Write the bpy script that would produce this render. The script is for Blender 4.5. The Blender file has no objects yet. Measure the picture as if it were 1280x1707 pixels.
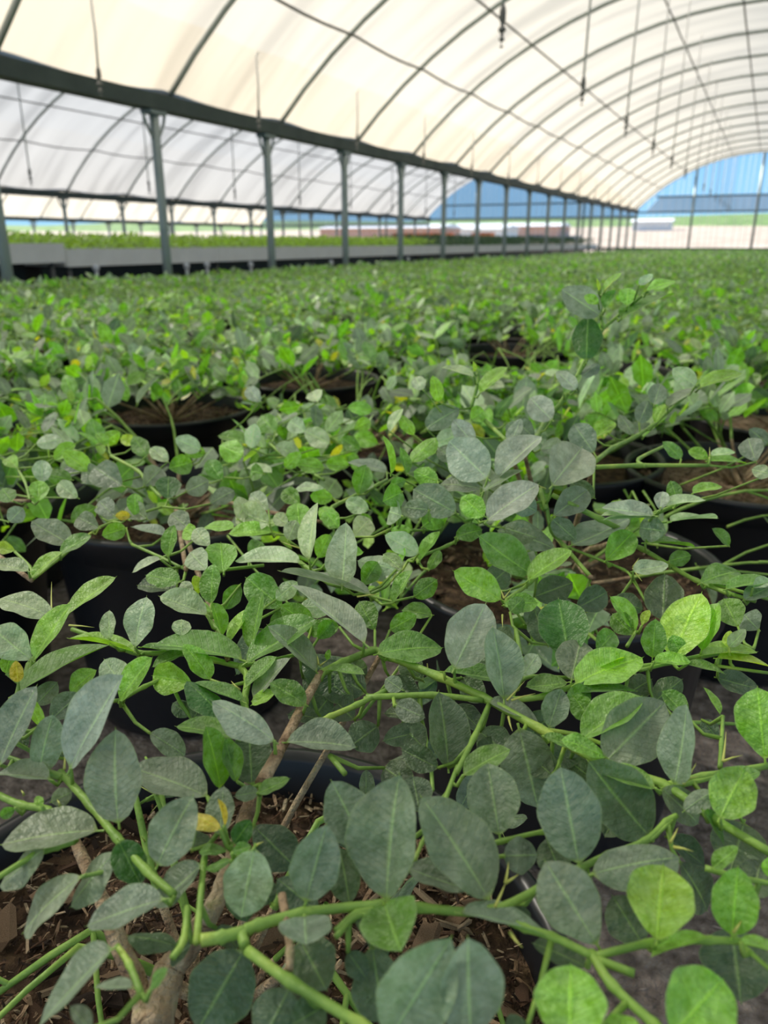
import bpy, math, random
import numpy as np
from mathutils import Vector, Matrix

# ------------------------------------------------------------------ camera
F = 1280.0
CZ = 0.82                                   # eye height over the ground
PITCH = math.atan(450 / 1280.0)
cp, sp = math.cos(PITCH), math.sin(PITCH)
def ray0(x, y):
    r = (x - 640) / F; u = (853.5 - y) / F
    return r, cp + u * sp, u * cp - sp
_r, _f, _ = ray0(1285, 403)
TH = math.atan2(_r, _f)
cT, sT = math.cos(TH), math.sin(TH)
def ray(x, y):                              # direction with unit depth along the lens axis, origin = eye
    r, f, v = ray0(x, y)
    return Vector((r * cT - f * sT, f * cT + r * sT, v))
def proj(p):
    X, Y, Z = p[0], p[1], p[2] - CZ
    r = X * cT + Y * sT; f = -X * sT + Y * cT
    d = f * cp - Z * sp; u = f * sp + Z * cp
    if d < 0.02: return (-9999, -9999, d)
    return (640 + F * r / d, 853.5 - F * u / d, d)
EYE = Vector((0, 0, CZ))

scene = bpy.context.scene
cd = bpy.data.cameras.new('camera')
cam = bpy.data.objects.new('camera', cd)
scene.collection.objects.link(cam)
cam.location = EYE
cam.rotation_euler = (math.pi / 2 - PITCH, 0, TH)
cd.sensor_fit = 'HORIZONTAL'; cd.sensor_width = 36; cd.lens = 36
cd.clip_start = 0.02; cd.clip_end = 6000
cd.dof.use_dof = True; cd.dof.focus_distance = 0.50; cd.dof.aperture_fstop = 12.0
scene.camera = cam

# ------------------------------------------------------------------ light
SUN_DIR = Vector((-0.76, 0.10, 0.66)).normalized()     # towards the sun
w = bpy.data.worlds.new('sky'); scene.world = w; w.use_nodes = True
nt = w.node_tree; nt.nodes.clear()
geo = nt.nodes.new('ShaderNodeNewGeometry')
sepw = nt.nodes.new('ShaderNodeSeparateXYZ')
rampw = nt.nodes.new('ShaderNodeValToRGB')
bg = nt.nodes.new('ShaderNodeBackground'); out = nt.nodes.new('ShaderNodeOutputWorld')
tcw = nt.nodes.new('ShaderNodeTexCoord')
nt.links.new(tcw.outputs['Generated'], sepw.inputs[0])
nt.links.new(sepw.outputs['Z'], rampw.inputs[0])
nt.links.new(rampw.outputs[0], bg.inputs[0]); nt.links.new(bg.outputs[0], out.inputs[0])
cr = rampw.color_ramp
cr.elements[0].position = 0.0; cr.elements[0].color = (0.40, 0.73, 1.0, 1)
cr.elements[1].position = 0.12; cr.elements[1].color = (0.26, 0.58, 0.98, 1)
e = cr.elements.new(0.7); e.color = (0.20, 0.42, 0.80, 1)
bg.inputs[1].default_value = 0.60
sd = bpy.data.lights.new('sun', 'SUN'); sun = bpy.data.objects.new('sun', sd)
scene.collection.objects.link(sun)
sd.energy = 6.3; sd.angle = math.radians(1.0); sd.color = (1.0, 0.93, 0.82)
sun.rotation_euler = SUN_DIR.to_track_quat('Z', 'Y').to_euler()
sun.location = (-4, 2, 9)

vs = scene.view_settings
vs.view_transform = 'Standard'; vs.look = 'None'; vs.gamma = 1; vs.use_curve_mapping = False
vs.exposure = 0.92
try:
    scene.cycles.max_bounces = 7; scene.cycles.transparent_max_bounces = 8
    scene.cycles.diffuse_bounces = 4; scene.cycles.use_denoising = True
    scene.cycles.caustics_reflective = False; scene.cycles.caustics_refractive = False
except Exception: pass

# ------------------------------------------------------------------ helpers
random.seed(7)
rng = np.random.default_rng(11)
COL = scene.collection

class MB:
    def __init__(s): s.v = []; s.f = []; s.uv = None; s.n = 0
    def add(s, v, f):
        o = len(s.v); s.v.extend([tuple(p) for p in v]); s.f.extend([tuple(i + o for i in q) for q in f]); return s
    def box(s, c, h, m=None):
        v = [Vector((c[0] + h[0] * a, c[1] + h[1] * b, c[2] + h[2] * d)) for a in (-1, 1) for b in (-1, 1) for d in (-1, 1)]
        if m is not None: v = [m @ p for p in v]
        return s.add(v, [(0, 1, 3, 2), (4, 6, 7, 5), (0, 4, 5, 1), (2, 3, 7, 6), (0, 2, 6, 4), (1, 5, 7, 3)])
    def tube(s, pts, rad, n=8, cap=True):
        pts = [Vector(p) for p in pts]
        if not isinstance(rad, (list, tuple)): rad = [rad] * len(pts)
        o = len(s.v); up = None
        for i, p in enumerate(pts):
            t = (pts[min(i + 1, len(pts) - 1)] - pts[max(i - 1, 0)])
            if t.length < 1e-9: t = Vector((0, 0, 1))
            t.normalize()
            if up is None:
                up = Vector((0, 0, 1)) if abs(t.z) < .9 else Vector((1, 0, 0))
            a = t.cross(up); 
            if a.length < 1e-6: a = t.orthogonal()
            a.normalize(); b = a.cross(t).normalized(); up = b
            for k in range(n):
                q = 2 * math.pi * k / n
                s.v.append(tuple(p + rad[i] * (math.cos(q) * a + math.sin(q) * b)))
        for i in range(len(pts) - 1):
            for k in range(n):
                k2 = (k + 1) % n
                s.f.append((o + i * n + k, o + i * n + k2, o + (i + 1) * n + k2, o + (i + 1) * n + k))
        if cap:
            s.f.append(tuple(o + k for k in range(n))[::-1])
            s.f.append(tuple(o + (len(pts) - 1) * n + k for k in range(n)))
        return s
    def lathe(s, prof, n=32, c=(0, 0, 0)):
        o = len(s.v)
        for r, z in prof:
            for k in range(n):
                q = 2 * math.pi * k / n
                s.v.append((c[0] + r * math.cos(q), c[1] + r * math.sin(q), c[2] + z))
        for i in range(len(prof) - 1):
            for k in range(n):
                k2 = (k + 1) % n
                s.f.append((o + i * n + k, o + i * n + k2, o + (i + 1) * n + k2, o + (i + 1) * n + k))
        return s
    def mesh(s, name, m=None, smooth=True):
        me = bpy.data.meshes.new(name); me.from_pydata(s.v, [], s.f)
        if m: me.materials.append(m)
        me.polygons.foreach_set('use_smooth', [smooth] * len(me.polygons)); me.update()
        return me

def obj(name, data, parent=None, loc=None):
    o = bpy.data.objects.new(name, data); COL.objects.link(o)
    if parent is not None: o.parent = parent
    if loc is not None: o.location = loc
    return o
def build(mb, name, m, parent=None, smooth=True, loc=None):
    return obj(name, mb.mesh(name, m, smooth), parent, loc)
def tag(o, label=None, cat=None, group=None, kind=None):
    if label: o['label'] = label
    if cat: o['category'] = cat
    if group: o['group'] = group
    if kind: o['kind'] = kind
    return o
def smooth_line(pts, sub=4):
    pts = [Vector(p) for p in pts]
    if len(pts) < 3:
        return [pts[0].lerp(pts[-1], i / sub) for i in range(sub + 1)]
    P = [pts[0] * 2 - pts[1]] + pts + [pts[-1] * 2 - pts[-2]]
    out = []
    for i in range(1, len(P) - 2):
        p0, p1, p2, p3 = P[i - 1], P[i], P[i + 1], P[i + 2]
        for k in range(sub):
            t = k / sub
            out.append(0.5 * ((2 * p1) + (p2 - p0) * t + (2 * p0 - 5 * p1 + 4 * p2 - p3) * t * t + (3 * p1 - p0 - 3 * p2 + p3) * t ** 3))
    out.append(pts[-1]); return out

# ------------------------------------------------------------------ materials
def newmat(name):
    m = bpy.data.materials.new(name); m.use_nodes = True
    return m, m.node_tree, m.node_tree.nodes['Principled BSDF']
def N(nt, t, **kw):
    n = nt.nodes.new(t)
    for k, v in kw.items(): setattr(n, k, v)
    return n
def ramp(nt, src, stops):
    r = N(nt, 'ShaderNodeValToRGB'); c = r.color_ramp
    while len(c.elements) < len(stops): c.elements.new(0.5)
    for e_, (p, col) in zip(c.elements, stops): e_.position = p; e_.color = (*col, 1)
    nt.links.new(src, r.inputs[0]); return r.outputs[0]
def noise_mat(name, stops, scale=20, rough=.6, bump=.0, detail=4, spec=.4, metallic=0, stretch=None, bscale=None):
    m, nt, b = newmat(name)
    tc = N(nt, 'ShaderNodeTexCoord'); src = tc.outputs['Object']
    if stretch:
        mp = N(nt, 'ShaderNodeMapping'); mp.inputs['Scale'].default_value = stretch
        nt.links.new(src, mp.inputs[0]); src = mp.outputs[0]
    n = N(nt, 'ShaderNodeTexNoise'); n.inputs['Scale'].default_value = scale; n.inputs['Detail'].default_value = detail
    nt.links.new(src, n.inputs['Vector'])
    nt.links.new(ramp(nt, n.outputs[0], stops), b.inputs['Base Color'])
    b.inputs['Roughness'].default_value = rough; b.inputs['Specular IOR Level'].default_value = spec
    b.inputs['Metallic'].default_value = metallic
    if bump:
        n2 = N(nt, 'ShaderNodeTexNoise'); n2.inputs['Scale'].default_value = bscale or scale * 2.5; n2.inputs['Detail'].default_value = 5
        nt.links.new(src, n2.inputs['Vector'])
        bp = N(nt, 'ShaderNodeBump'); bp.inputs['Strength'].default_value = bump; bp.inputs['Distance'].default_value = .01
        nt.links.new(n2.outputs[0], bp.inputs['Height']); nt.links.new(bp.outputs[0], b.inputs['Normal'])
    return m

def leaf_material(name, attr):
    m, nt, b = newmat(name); L = nt.links.new
    if attr:
        c = N(nt, 'ShaderNodeAttribute'); c.attribute_name = 'Col'; col = c.outputs['Color']
    oi = N(nt, 'ShaderNodeObjectInfo')
    if not attr: col = oi.outputs['Color']
    uv = N(nt, 'ShaderNodeUVMap'); sx = N(nt, 'ShaderNodeSeparateXYZ'); L(uv.outputs[0], sx.inputs[0])
    def M(op, a, bb=None, clamp=False):
        n = N(nt, 'ShaderNodeMath'); n.operation = op; n.use_clamp = clamp
        for i, q in enumerate((a, bb)):
            if q is None: continue
            if isinstance(q, (int, float)): n.inputs[i].default_value = q
            else: L(q, n.inputs[i])
        return n.outputs[0]
    av = M('ABSOLUTE', M('SUBTRACT', M('MULTIPLY', sx.outputs[1], 2.0), 1.0))
    mid = M('SUBTRACT', 1.0, M('DIVIDE', av, 0.085), True)                    # midrib
    edge = M('MULTIPLY', M('SUBTRACT', av, 0.93), 14.0, True)                 # pale margin
    vein = M('SINE', M('MULTIPLY', M('SUBTRACT', sx.outputs[0], M('MULTIPLY', av, 0.20)), 88.0))
    vein = M('MULTIPLY', M('SUBTRACT', vein, 0.86), 5.0, True)
    tc = N(nt, 'ShaderNodeTexCoord')
    va = N(nt, 'ShaderNodeVectorMath'); va.operation = 'ADD'
    rv = N(nt, 'ShaderNodeCombineXYZ'); L(M('MULTIPLY', oi.outputs['Random'], 37.0), rv.inputs[0]); L(M('MULTIPLY', oi.outputs['Random'], 11.0), rv.inputs[2])
    L(tc.outputs['Object'], va.inputs[0]); L(rv.outputs[0], va.inputs[1])
    n1 = N(nt, 'ShaderNodeTexNoise'); n1.inputs['Scale'].default_value = 2.6 if not attr else 25; n1.inputs['Detail'].default_value = 4; L(va.outputs[0], n1.inputs['Vector'])
    n2 = N(nt, 'ShaderNodeTexNoise'); n2.inputs['Scale'].default_value = 16 if not attr else 160; n2.inputs['Detail'].default_value = 3; L(va.outputs[0], n2.inputs['Vector'])
    n3 = N(nt, 'ShaderNodeTexVoronoi'); n3.inputs['Scale'].default_value = 22 if not attr else 300; L(va.outputs[0], n3.inputs['Vector'])
    speck = M('MULTIPLY', M('LESS_THAN', n3.outputs['Distance'], 0.12), M('GREATER_THAN', n1.outputs[0], 0.56))
    hs = N(nt, 'ShaderNodeHueSaturation'); L(col, hs.inputs['Color'])
    L(M('ADD', 0.50, M('MULTIPLY', n1.outputs[0], 1.0)), hs.inputs['Value'])
    def mix(fac, a, c2):
        n = N(nt, 'ShaderNodeMix'); n.data_type = 'RGBA'
        if isinstance(fac, (int, float)): n.inputs['Factor'].default_value = fac
        else: L(fac, n.inputs['Factor'])
        for nm, q in (('A', a), ('B', c2)):
            s_ = [i for i in n.inputs if i.name == nm and i.type == 'RGBA'][0]
            if isinstance(q, tuple): s_.default_value = (*q, 1)
            else: L(q, s_)
        return [o for o in n.outputs if o.type == 'RGBA'][0]
    n4 = N(nt, 'ShaderNodeTexNoise'); n4.inputs['Scale'].default_value = 6 if not attr else 70; n4.inputs['Detail'].default_value = 6; n4.inputs['Roughness'].default_value = .7; L(va.outputs[0], n4.inputs['Vector'])
    bloom = M('MULTIPLY', M('SUBTRACT', n4.outputs[0], 0.36), 3.4, True)
    bright_ = N(nt, 'ShaderNodeHueSaturation'); bright_.inputs['Saturation'].default_value = .80; bright_.inputs['Value'].default_value = 1.2; L(hs.outputs[0], bright_.inputs['Color'])
    deep_ = N(nt, 'ShaderNodeHueSaturation'); deep_.inputs['Saturation'].default_value = 1.15; deep_.inputs['Value'].default_value = .82; L(hs.outputs[0], deep_.inputs['Color'])
    base_ = mix(bloom, deep_.outputs[0], bright_.outputs[0])
    lite_ = N(nt, 'ShaderNodeHueSaturation'); lite_.inputs['Value'].default_value = 2.1; L(hs.outputs[0], lite_.inputs['Color'])
    midc = mix(.45, lite_.outputs[0], (0.36, 0.56, 0.14))
    c1 = mix(M('MULTIPLY', mid, 0.95, True), base_, midc)
    c1 = mix(M('MULTIPLY', vein, 0.05), c1, (0.32, 0.42, 0.18))
    c1 = mix(M('MULTIPLY', edge, 0.45), c1, (0.30, 0.42, 0.17))
    c1 = mix(M('MULTIPLY', speck, 0.35), c1, (0.5, 0.55, 0.45))
    # stalk end yellower
    st = M('SUBTRACT', 1.0, M('MULTIPLY', sx.outputs[0], 16.0), True)
    c1 = mix(M('MULTIPLY', st, 0.8), c1, (0.34, 0.50, 0.08))
    L(c1, b.inputs['Base Color'])
    L(M('ADD', 0.30, M('MULTIPLY', n2.outputs[0], 0.2)), b.inputs['Roughness'])
    b.inputs['Specular IOR Level'].default_value = .75
    b.inputs['Sheen Weight'].default_value = .10; b.inputs['Sheen Roughness'].default_value = .5
    bp = N(nt, 'ShaderNodeBump'); bp.inputs['Strength'].default_value = .7; bp.inputs['Distance'].default_value = .0045 if not attr else .0006
    h = M('ADD', M('MULTIPLY', n2.outputs[0], 0.35), M('ADD', M('MULTIPLY', n1.outputs[0], 2.2), M('SUBTRACT', M('MULTIPLY', mid, .12), M('MULTIPLY', vein, .10))))
    L(h, bp.inputs['Height']); L(bp.outputs[0], b.inputs['Normal'])
    tr = N(nt, 'ShaderNodeBsdfTranslucent')
    h2 = N(nt, 'ShaderNodeHueSaturation'); h2.inputs['Saturation'].default_value = 1.25; h2.inputs['Value'].default_value = 1.7; L(c1, h2.inputs['Color']); L(h2.outputs[0], tr.inputs[0])
    ms = N(nt, 'ShaderNodeMixShader'); ms.inputs[0].default_value = .34
    L(b.outputs[0], ms.inputs[1]); L(tr.outputs[0], ms.inputs[2])
    L(ms.outputs[0], nt.nodes['Material Output'].inputs[0])
    return m

M_leaf = leaf_material('leaf_green', False)
M_fol = leaf_material('foliage_green', True)
M_stem = noise_mat('green_stem', [(.3, (.15, .29, .05)), (.58, (.27, .46, .08)), (.78, (.46, .60, .11))], 40, .45, .25, stretch=(1, 1, 1))
M_bark = noise_mat('brown_bark', [(.3, (.22, .14, .08)), (.5, (.46, .33, .20)), (.62, (.60, .48, .31)), (.75, (.34, .36, .12))], 60, .8, .8, bscale=300)
M_thorn = noise_mat('thorn', [(.3, (.40, .52, .10)), (.7, (.62, .60, .18))], 60, .4)
M_pot = noise_mat('black_plastic', [(.3, (.009, .010, .013)), (.7, (.018, .019, .024))], 8, .36, .05, spec=.5)
M_soil = noise_mat('potting_soil', [(.3, (.022, .013, .008)), (.5, (.075, .045, .026)), (.68, (.16, .10, .055))], 60, .95, 1.0, bscale=120)
M_soil2 = noise_mat('pale_bark_mulch', [(.3, (.12, .075, .045)), (.5, (.28, .19, .12)), (.68, (.42, .33, .23))], 60, .95, 1.0, bscale=120)
M_ground = noise_mat('ground_soil', [(.3, (.10, .082, .07)), (.52, (.24, .20, .175)), (.75, (.42, .37, .33))], 45, .95, 1.0, bscale=140)
M_steel = noise_mat('galvanised_steel', [(.3, (.20, .25, .25)), (.7, (.30, .35, .34))], 9, .45, .0, metallic=.35)
M_dsteel = noise_mat('dark_green_steel', [(.3, (.035, .052, .052)), (.7, (.06, .082, .08))], 5, .55, .05)
M_arch = noise_mat('hoop_steel', [(.3, (.36, .40, .38)), (.7, (.48, .52, .50))], 6, .45)
M_white = noise_mat('white_board', [(.3, (.86, .84, .78)), (.7, (.94, .92, .86))], 5, .6, .05)
M_pvc = noise_mat('white_pipe', [(.3, (.7, .7, .68)), (.7, (.82, .82, .8))], 8, .3)
M_grey = noise_mat('grey_plastic', [(.3, (.12, .12, .11)), (.7, (.2, .2, .19))], 8, .5)
M_hose = noise_mat('pale_hose', [(.3, (.60, .61, .60)), (.7, (.72, .72, .70))], 8, .5)
M_tan = noise_mat('tan_slope', [(.3, (.34, .27, .21)), (.55, (.44, .36, .29)), (.75, (.52, .45, .37))], .6, .95, .3)
M_grass = noise_mat('bright_grass', [(.3, (.06, .12, .035)), (.5, (.13, .22, .06)), (.75, (.26, .32, .14))], .5, .9, .3)
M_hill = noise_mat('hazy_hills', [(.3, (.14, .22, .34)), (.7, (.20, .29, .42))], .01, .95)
M_salmon = noise_mat('salmon_wall', [(.3, (.55, .33, .25)), (.7, (.65, .42, .32))], .5, .8)
M_orange = noise_mat('orange_crates', [(.3, (.62, .17, .06)), (.7, (.72, .26, .1))], .8, .8)
CHIPM = [noise_mat('bark_chip_' + n_, s_, 40, .85, .7, bscale=160) for n_, s_ in (
    ('brown', [(.3, (.07, .035, .02)), (.7, (.18, .10, .055))]), ('tan', [(.3, (.20, .125, .07)), (.7, (.38, .26, .16))]),
    ('dark', [(.3, (.02, .013, .009)), (.7, (.07, .04, .025))]), ('pale', [(.3, (.34, .24, .15)), (.7, (.52, .42, .28))]))]

def film_mat(name, col, tcol, transp):
    m, nt, b = newmat(name); L = nt.links.new
    tc = N(nt, 'ShaderNodeTexCoord')
    mp = N(nt, 'ShaderNodeMapping'); mp.inputs['Scale'].default_value = (.28, 2.2, .28)
    L(tc.outputs['Object'], mp.inputs[0])
    n = N(nt, 'ShaderNodeTexNoise'); n.inputs['Scale'].default_value = 1.1; n.inputs['Detail'].default_value = 3; L(mp.outputs[0], n.inputs['Vector'])
    cc = ramp(nt, n.outputs[0], [(.32, tuple(x * .68 for x in tcol)), (.5, tuple(x * .9 for x in tcol)), (.72, tcol)])  # stripes paint ripple shading and dirt streaks into the film tint
    df = N(nt, 'ShaderNodeBsdfDiffuse'); df.inputs[0].default_value = (*col, 1)
    tr = N(nt, 'ShaderNodeBsdfTranslucent'); L(cc, tr.inputs[0])
    ms = N(nt, 'ShaderNodeMixShader'); ms.inputs[0].default_value = .70; L(df.outputs[0], ms.inputs[1]); L(tr.outputs[0], ms.inputs[2])
    tp = N(nt, 'ShaderNodeBsdfTransparent')
    m2 = N(nt, 'ShaderNodeMixShader'); m2.inputs[0].default_value = transp; L(ms.outputs[0], m2.inputs[1]); L(tp.outputs[0], m2.inputs[2])
    L(m2.outputs[0], nt.nodes['Material Output'].inputs[0]); return m
M_film = film_mat('roof_film', (.78, .73, .64), (.51, .455, .365), .11)
M_film2 = film_mat('roof_film_grey', (.50, .51, .52), (.33, .33, .33), .03)
M_net = film_mat('haze_netting', (.34, .36, .42), (.36, .38, .45), .40)
M_net2 = film_mat('blue_shade_net', (.10, .17, .30), (.12, .2, .34), .50)

# ------------------------------------------------------------------ ground and outside
gv = []; gf = []
nx, ny = 160, 60
gx0, gx1, gy0, gy1 = -120, 40, -10, 40
for j in range(ny + 1):
    for i in range(nx + 1):
        x = gx0 + (gx1 - gx0) * i / nx; y = gy0 + (gy1 - gy0) * j / ny
        z = -0.012 * min(20, max(0, -x - 5)) + .004 * math.sin(x * 7 + y * 5)
        gv.append((x, y, z))
for j in range(ny):
    for i in range(nx):
        a = j * (nx + 1) + i; gf.append((a, a + 1, a + nx + 2, a + nx + 1))
tag(build(MB().add(gv, gf), 'floor', M_ground), kind='structure')
# embankment and hills beyond the open ends
def strip(name, m, rows, kind='structure'):
    v = []; f = []; nxx = 60
    for r, (y, z, amp) in enumerate(rows):
        for i in range(nxx + 1):
            x = -260 + 400 * i / nxx
            v.append((x, y + amp * 2 * math.sin(i * .7 + r), z + amp * math.sin(i * .9 + r * 2) * .5 + amp * math.sin(i * .37) * .5))
    for r in range(len(rows) - 1):
        for i in range(nxx):
            a = r * (nxx + 1) + i; f.append((a, a + 1, a + nxx + 2, a + nxx + 1))
    return tag(build(MB().add(v, f), name, m), kind=kind)
strip('terrain', M_tan, [(40, -.02, 0), (46, .2, .05), (70, 1.4, .1), (95, 2.35, .15)])
strip('field', M_grass, [(94, 2.2, .1), (110, 3.4, .25), (150, 5.0, .3), (200, 5.2, .3), (230, 2.0, .3)])
hv = []; hf = []; nh = 120
for i in range(nh + 1):
    x = -3000 + 5200 * i / nh
    h = 12 + 16 * math.sin(i * .21) + 10 * math.sin(i * .53 + 1) + 6 * math.sin(i * 1.3)
    hv += [(x, 1500, -20), (x, 1600, h), (x, 1800, h * .8)]
for i in range(nh):
    a = i * 3; hf += [(a, a + 3, a + 4, a + 1), (a + 1, a + 4, a + 5, a + 2)]
tag(build(MB().add(hv, hf), 'hills', M_hill), kind='structure')

# ------------------------------------------------------------------ glasshouse frame: arched bays of film on hoops
STEP = 1.80; END = 33.8
HALF, SAG = 4.45, 1.925
RR = (HALF ** 2 + SAG ** 2) / (2 * SAG)
Y_ARCH = [-1.37 + STEP * k for k in range(20)]       # hoops; feet hit at 6.07, 7.87 ...
Y_ARCH = [6.07 + STEP * k for k in range(-8, 16)]
def bay(cx, zl, zr, film, tagname, lodetail=False, y0=-9.0, y1=END, missing=()):
    """one arched bay; zl / zr heights of the left and right gutters over the eye"""
    root = obj('ceiling', None, None, (cx, 0, CZ)); tag(root, kind='structure')
    def P(t, y, off=0.0):                                 # t in -1..1 across
        a = t * math.asin(HALF / RR)
        x = (RR + off) * math.sin(a); z = (RR + off) * math.cos(a) - (RR - SAG)
        s = (x / HALF + 1) / 2
        return (x, y, z + zl * (1 - s) + zr * s)
    v = []; f = []; na = 28; ys = []
    y = y0
    while y < y1 + .01: ys.append(y); y += STEP / 6
    ys[-1] = y1
    for y in ys:
        ph = (y - Y_ARCH[0]) / STEP; fr = ph - math.floor(ph)
        sg = -.035 * math.sin(math.pi * fr)
        for i in range(na + 1):
            v.append(P(-1 + 2 * i / na, y, .03 + sg + .006 * math.sin(i * 1.7 + y * 3)))
    for j in range(len(ys) - 1):
        for i in range(na):
            a = j * (na + 1) + i; f.append((a, a + 1, a + na + 2, a + na + 1))
    build(MB().add(v, f), 'plastic_film', film, root)
    for y in Y_ARCH:
        if y > y1: continue
        build(MB().tube([P(-1 + 2 * i / 22, y) for i in range(23)], .026, 7), 'hoop', M_arch, root)
    # purlins: slightly wavy pipes/wires tied under the hoops
    for px, dr in ((-3.55, .055), (-2.70, .0), (-1.15, .02), (-.25, .02), (1.15, .02), (2.7, .0), (3.55, .05)):
        pts = []
        t = math.asin(px / RR) / math.asin(HALF / RR)
        yy = y0
        while yy < y1 + .01:
            fr = ((yy - Y_ARCH[0]) / STEP) % 1.0
            q = P(t, yy, -.03 - dr * math.sin(math.pi * fr))
            pts.append(q); yy += STEP / 5
        build(MB().tube(pts, .013, 6), 'purlin', M_grey, root)
    return root, P
C1 = -.55
bay1, P1f = bay(C1, 1.20, 1.20, M_film, 'near')
bay2, P2f = bay(C1 - 8.9, 1.02, 1.20, M_film2, 'second')
bay3, P3f = bay(C1 - 17.8, .80, 1.02, M_film, 'third')
bay4, P4f = bay(C1 + 8.9, 1.20, 1.20, M_film, 'right')
ordn = ['first', 'second', 'third', 'fourth', 'fifth', 'sixth', 'seventh', 'eighth']
def gutter(x, z, n):
    mb = MB()
    prof = [(-.09, .06), (-.075, .06), (-.06, -.03), (.06, -.03), (.075, .06), (.09, .06), (.075, -.06), (-.075, -.06)]
    v = [(x + a, yy, CZ + z + b) for yy in (-9.0, END + .1) for a, b in prof]
    k = len(prof)
    f = [(i, (i + 1) % k, k + (i + 1) % k, k + i) for i in range(k)] + [tuple(range(k))[::-1], tuple(range(k, 2 * k))]
    mb.add(v, f)
    return tag(build(mb, 'trim_%d' % n, M_dsteel, smooth=False), kind='structure')
gutter(-5.0, 1.14, 1); gutter(-13.9, .96, 2); gutter(-22.8, .74, 3); gutter(3.9, 1.14, 4)
Y_POST = [4.33 + STEP * 1.0 * k for k in range(-3, 17)]
Y_POST = [5.86 + 1.745 * k for k in range(-4, 16)]
pm = MB().tube([(0, 0, 0), (0, 0, 1.0)], .042, 12).mesh('shaft', M_steel)
brm = []
for s in (-1, 1):
    pts = [(0, 0, -.26), (0, s * .05, -.20), (0, s * .11, -.11), (0, s * .14, -.02)]
    brm.append(MB().tube(smooth_line(pts, 3), .014, 6).mesh('bracket', M_steel))
plm = MB().box((0, 0, -.02), (.06, .10, .015)).mesh('cap_plate', M_steel, False)
bpm = MB().box((0, 0, .01), (.09, .09, .01)).mesh('base_plate', M_steel, False)
def post(x, y, zt, name, label, group, first=True):
    r = obj('support_post', None, None, (x, y, 0))
    tag(r, label, 'post', group)
    s = obj('shaft', pm, r); s.scale = (1, 1, zt)
    for b in brm: obj('bracket', b, r, (0, 0, zt))
    obj('cap_plate', plm, r, (0, 0, zt)); obj('base_plate', bpm, r)
    return r
for k, y in enumerate(Y_POST):
    if y < 2.0:
        lab = 'grey steel post under the dark gutter, out of view beside the camera'
        continue
    i = k - [j for j, q in enumerate(Y_POST) if q >= 2.0][0]
    q = proj((-5, y, CZ))
    vis = [j for j, yy in enumerate(Y_POST) if proj((-5, yy, CZ - .2))[0] > -10 and yy > 2]
    if k in vis and vis.index(k) < 8:
        lab = 'grey steel post under the long dark gutter, %s from the left edge' % ordn[vis.index(k)]
    else: lab = 'thin far grey steel post under the long dark gutter, beyond the eighth from the left'
    post(-5.0, y, CZ + 1.08, 'p', lab, 'posts under the near gutter')
for y in Y_POST[3:]:
    post(-13.9, y + .3, CZ + .90, 'p', 'distant thin grey post under the second gutter behind the benches', 'posts under the second gutter')
for y in Y_POST[6:]:
    post(-22.8, y + .3, CZ + .68, 'p', 'very distant grey post under the farthest left gutter', 'posts under the third gutter')
for y in Y_POST[4::2]:
    post(3.9, y, CZ + 1.08, 'p', 'grey steel post under the right-hand gutter of the near bay', 'posts under the right gutter')
# end walls: bars, netting bands, mullions
def endwall(cx, zl, zr, posts, name, net, full=False, bars=(1.66, 1.10)):
    r = obj(name, None, None, (cx, END, CZ)); tag(r, kind='structure')
    for b in bars:
        hw = HALF - .02 if b < 1.3 else 3.75
        build(MB().box((0, 0, b), (hw, .03, .03)), 'crossbar', M_dsteel, r, False)
    for p in posts:
        h = math.sqrt(RR ** 2 - p * p) - (RR - SAG) + (zl + zr) / 2
        build(MB().tube([(p, 0, -CZ), (p, 0, h)], .045, 8), 'mullion', M_steel, r)
    mb = MB()
    if full:
        n = 24; v = []; 
        for i in range(n + 1):
            x = -HALF + 2 * HALF * i / n
            h = math.sqrt(RR ** 2 - x * x) - (RR - SAG) + (zl + zr) / 2
            v += [(x, .05, bars[1] - .1), (x, .05, max(h - .03, bars[1]))]
        mb.add(v, [(2 * i, 2 * i + 2, 2 * i + 3, 2 * i + 1) for i in range(n)])
    else:
        v = [(-4.1, .05, bars[1]), (4.1, .05, bars[1]), (3.6, .05, bars[0]), (-3.6, .05, bars[0])]
        mb.add(v, [(0, 1, 2, 3)])
    build(mb, 'netting', net, r, False)
    arch = [(RR * math.sin(a), 0, RR * math.cos(a) - (RR - SAG) + (zl + zr) / 2) for a in [(-1 + 2 * i / 20) * math.asin(HALF / RR) for i in range(21)]]
    build(MB().tube(arch, .03, 8), 'end_hoop', M_arch, r)
    for i in range(34):                                  # hanging cords
        x = -4.0 + 8.0 * i / 33 + .05 * math.sin(i * 5)
        h = math.sqrt(RR ** 2 - x * x) - (RR - SAG) + (zl + zr) / 2
        build(MB().tube([(x, .12, h - .02), (x, .12, -.2 - .3 * ((i * 7) % 5) / 5)], .007, 4), 'hanging_cord', M_hose, r)
    build(MB().box((0, .02, -.26), (HALF, .02, .05)), 'kick_board', M_grey, r, False)
    return r
endwall(C1, 1.2, 1.2, (-4.42, -2.35, -.1, 2.3), 'wall_back', M_net)
endwall(C1 - 8.9, 1.02, 1.2, (-4.42, -2.2, .1, 2.4), 'wall_back_second_bay', M_net2, True, (1.5, .95))
endwall(C1 - 17.8, .8, 1.02, (-4.42, -2.2, .1, 2.4), 'wall_back_third_bay', M_net2, True, (1.3, .75))

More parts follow.
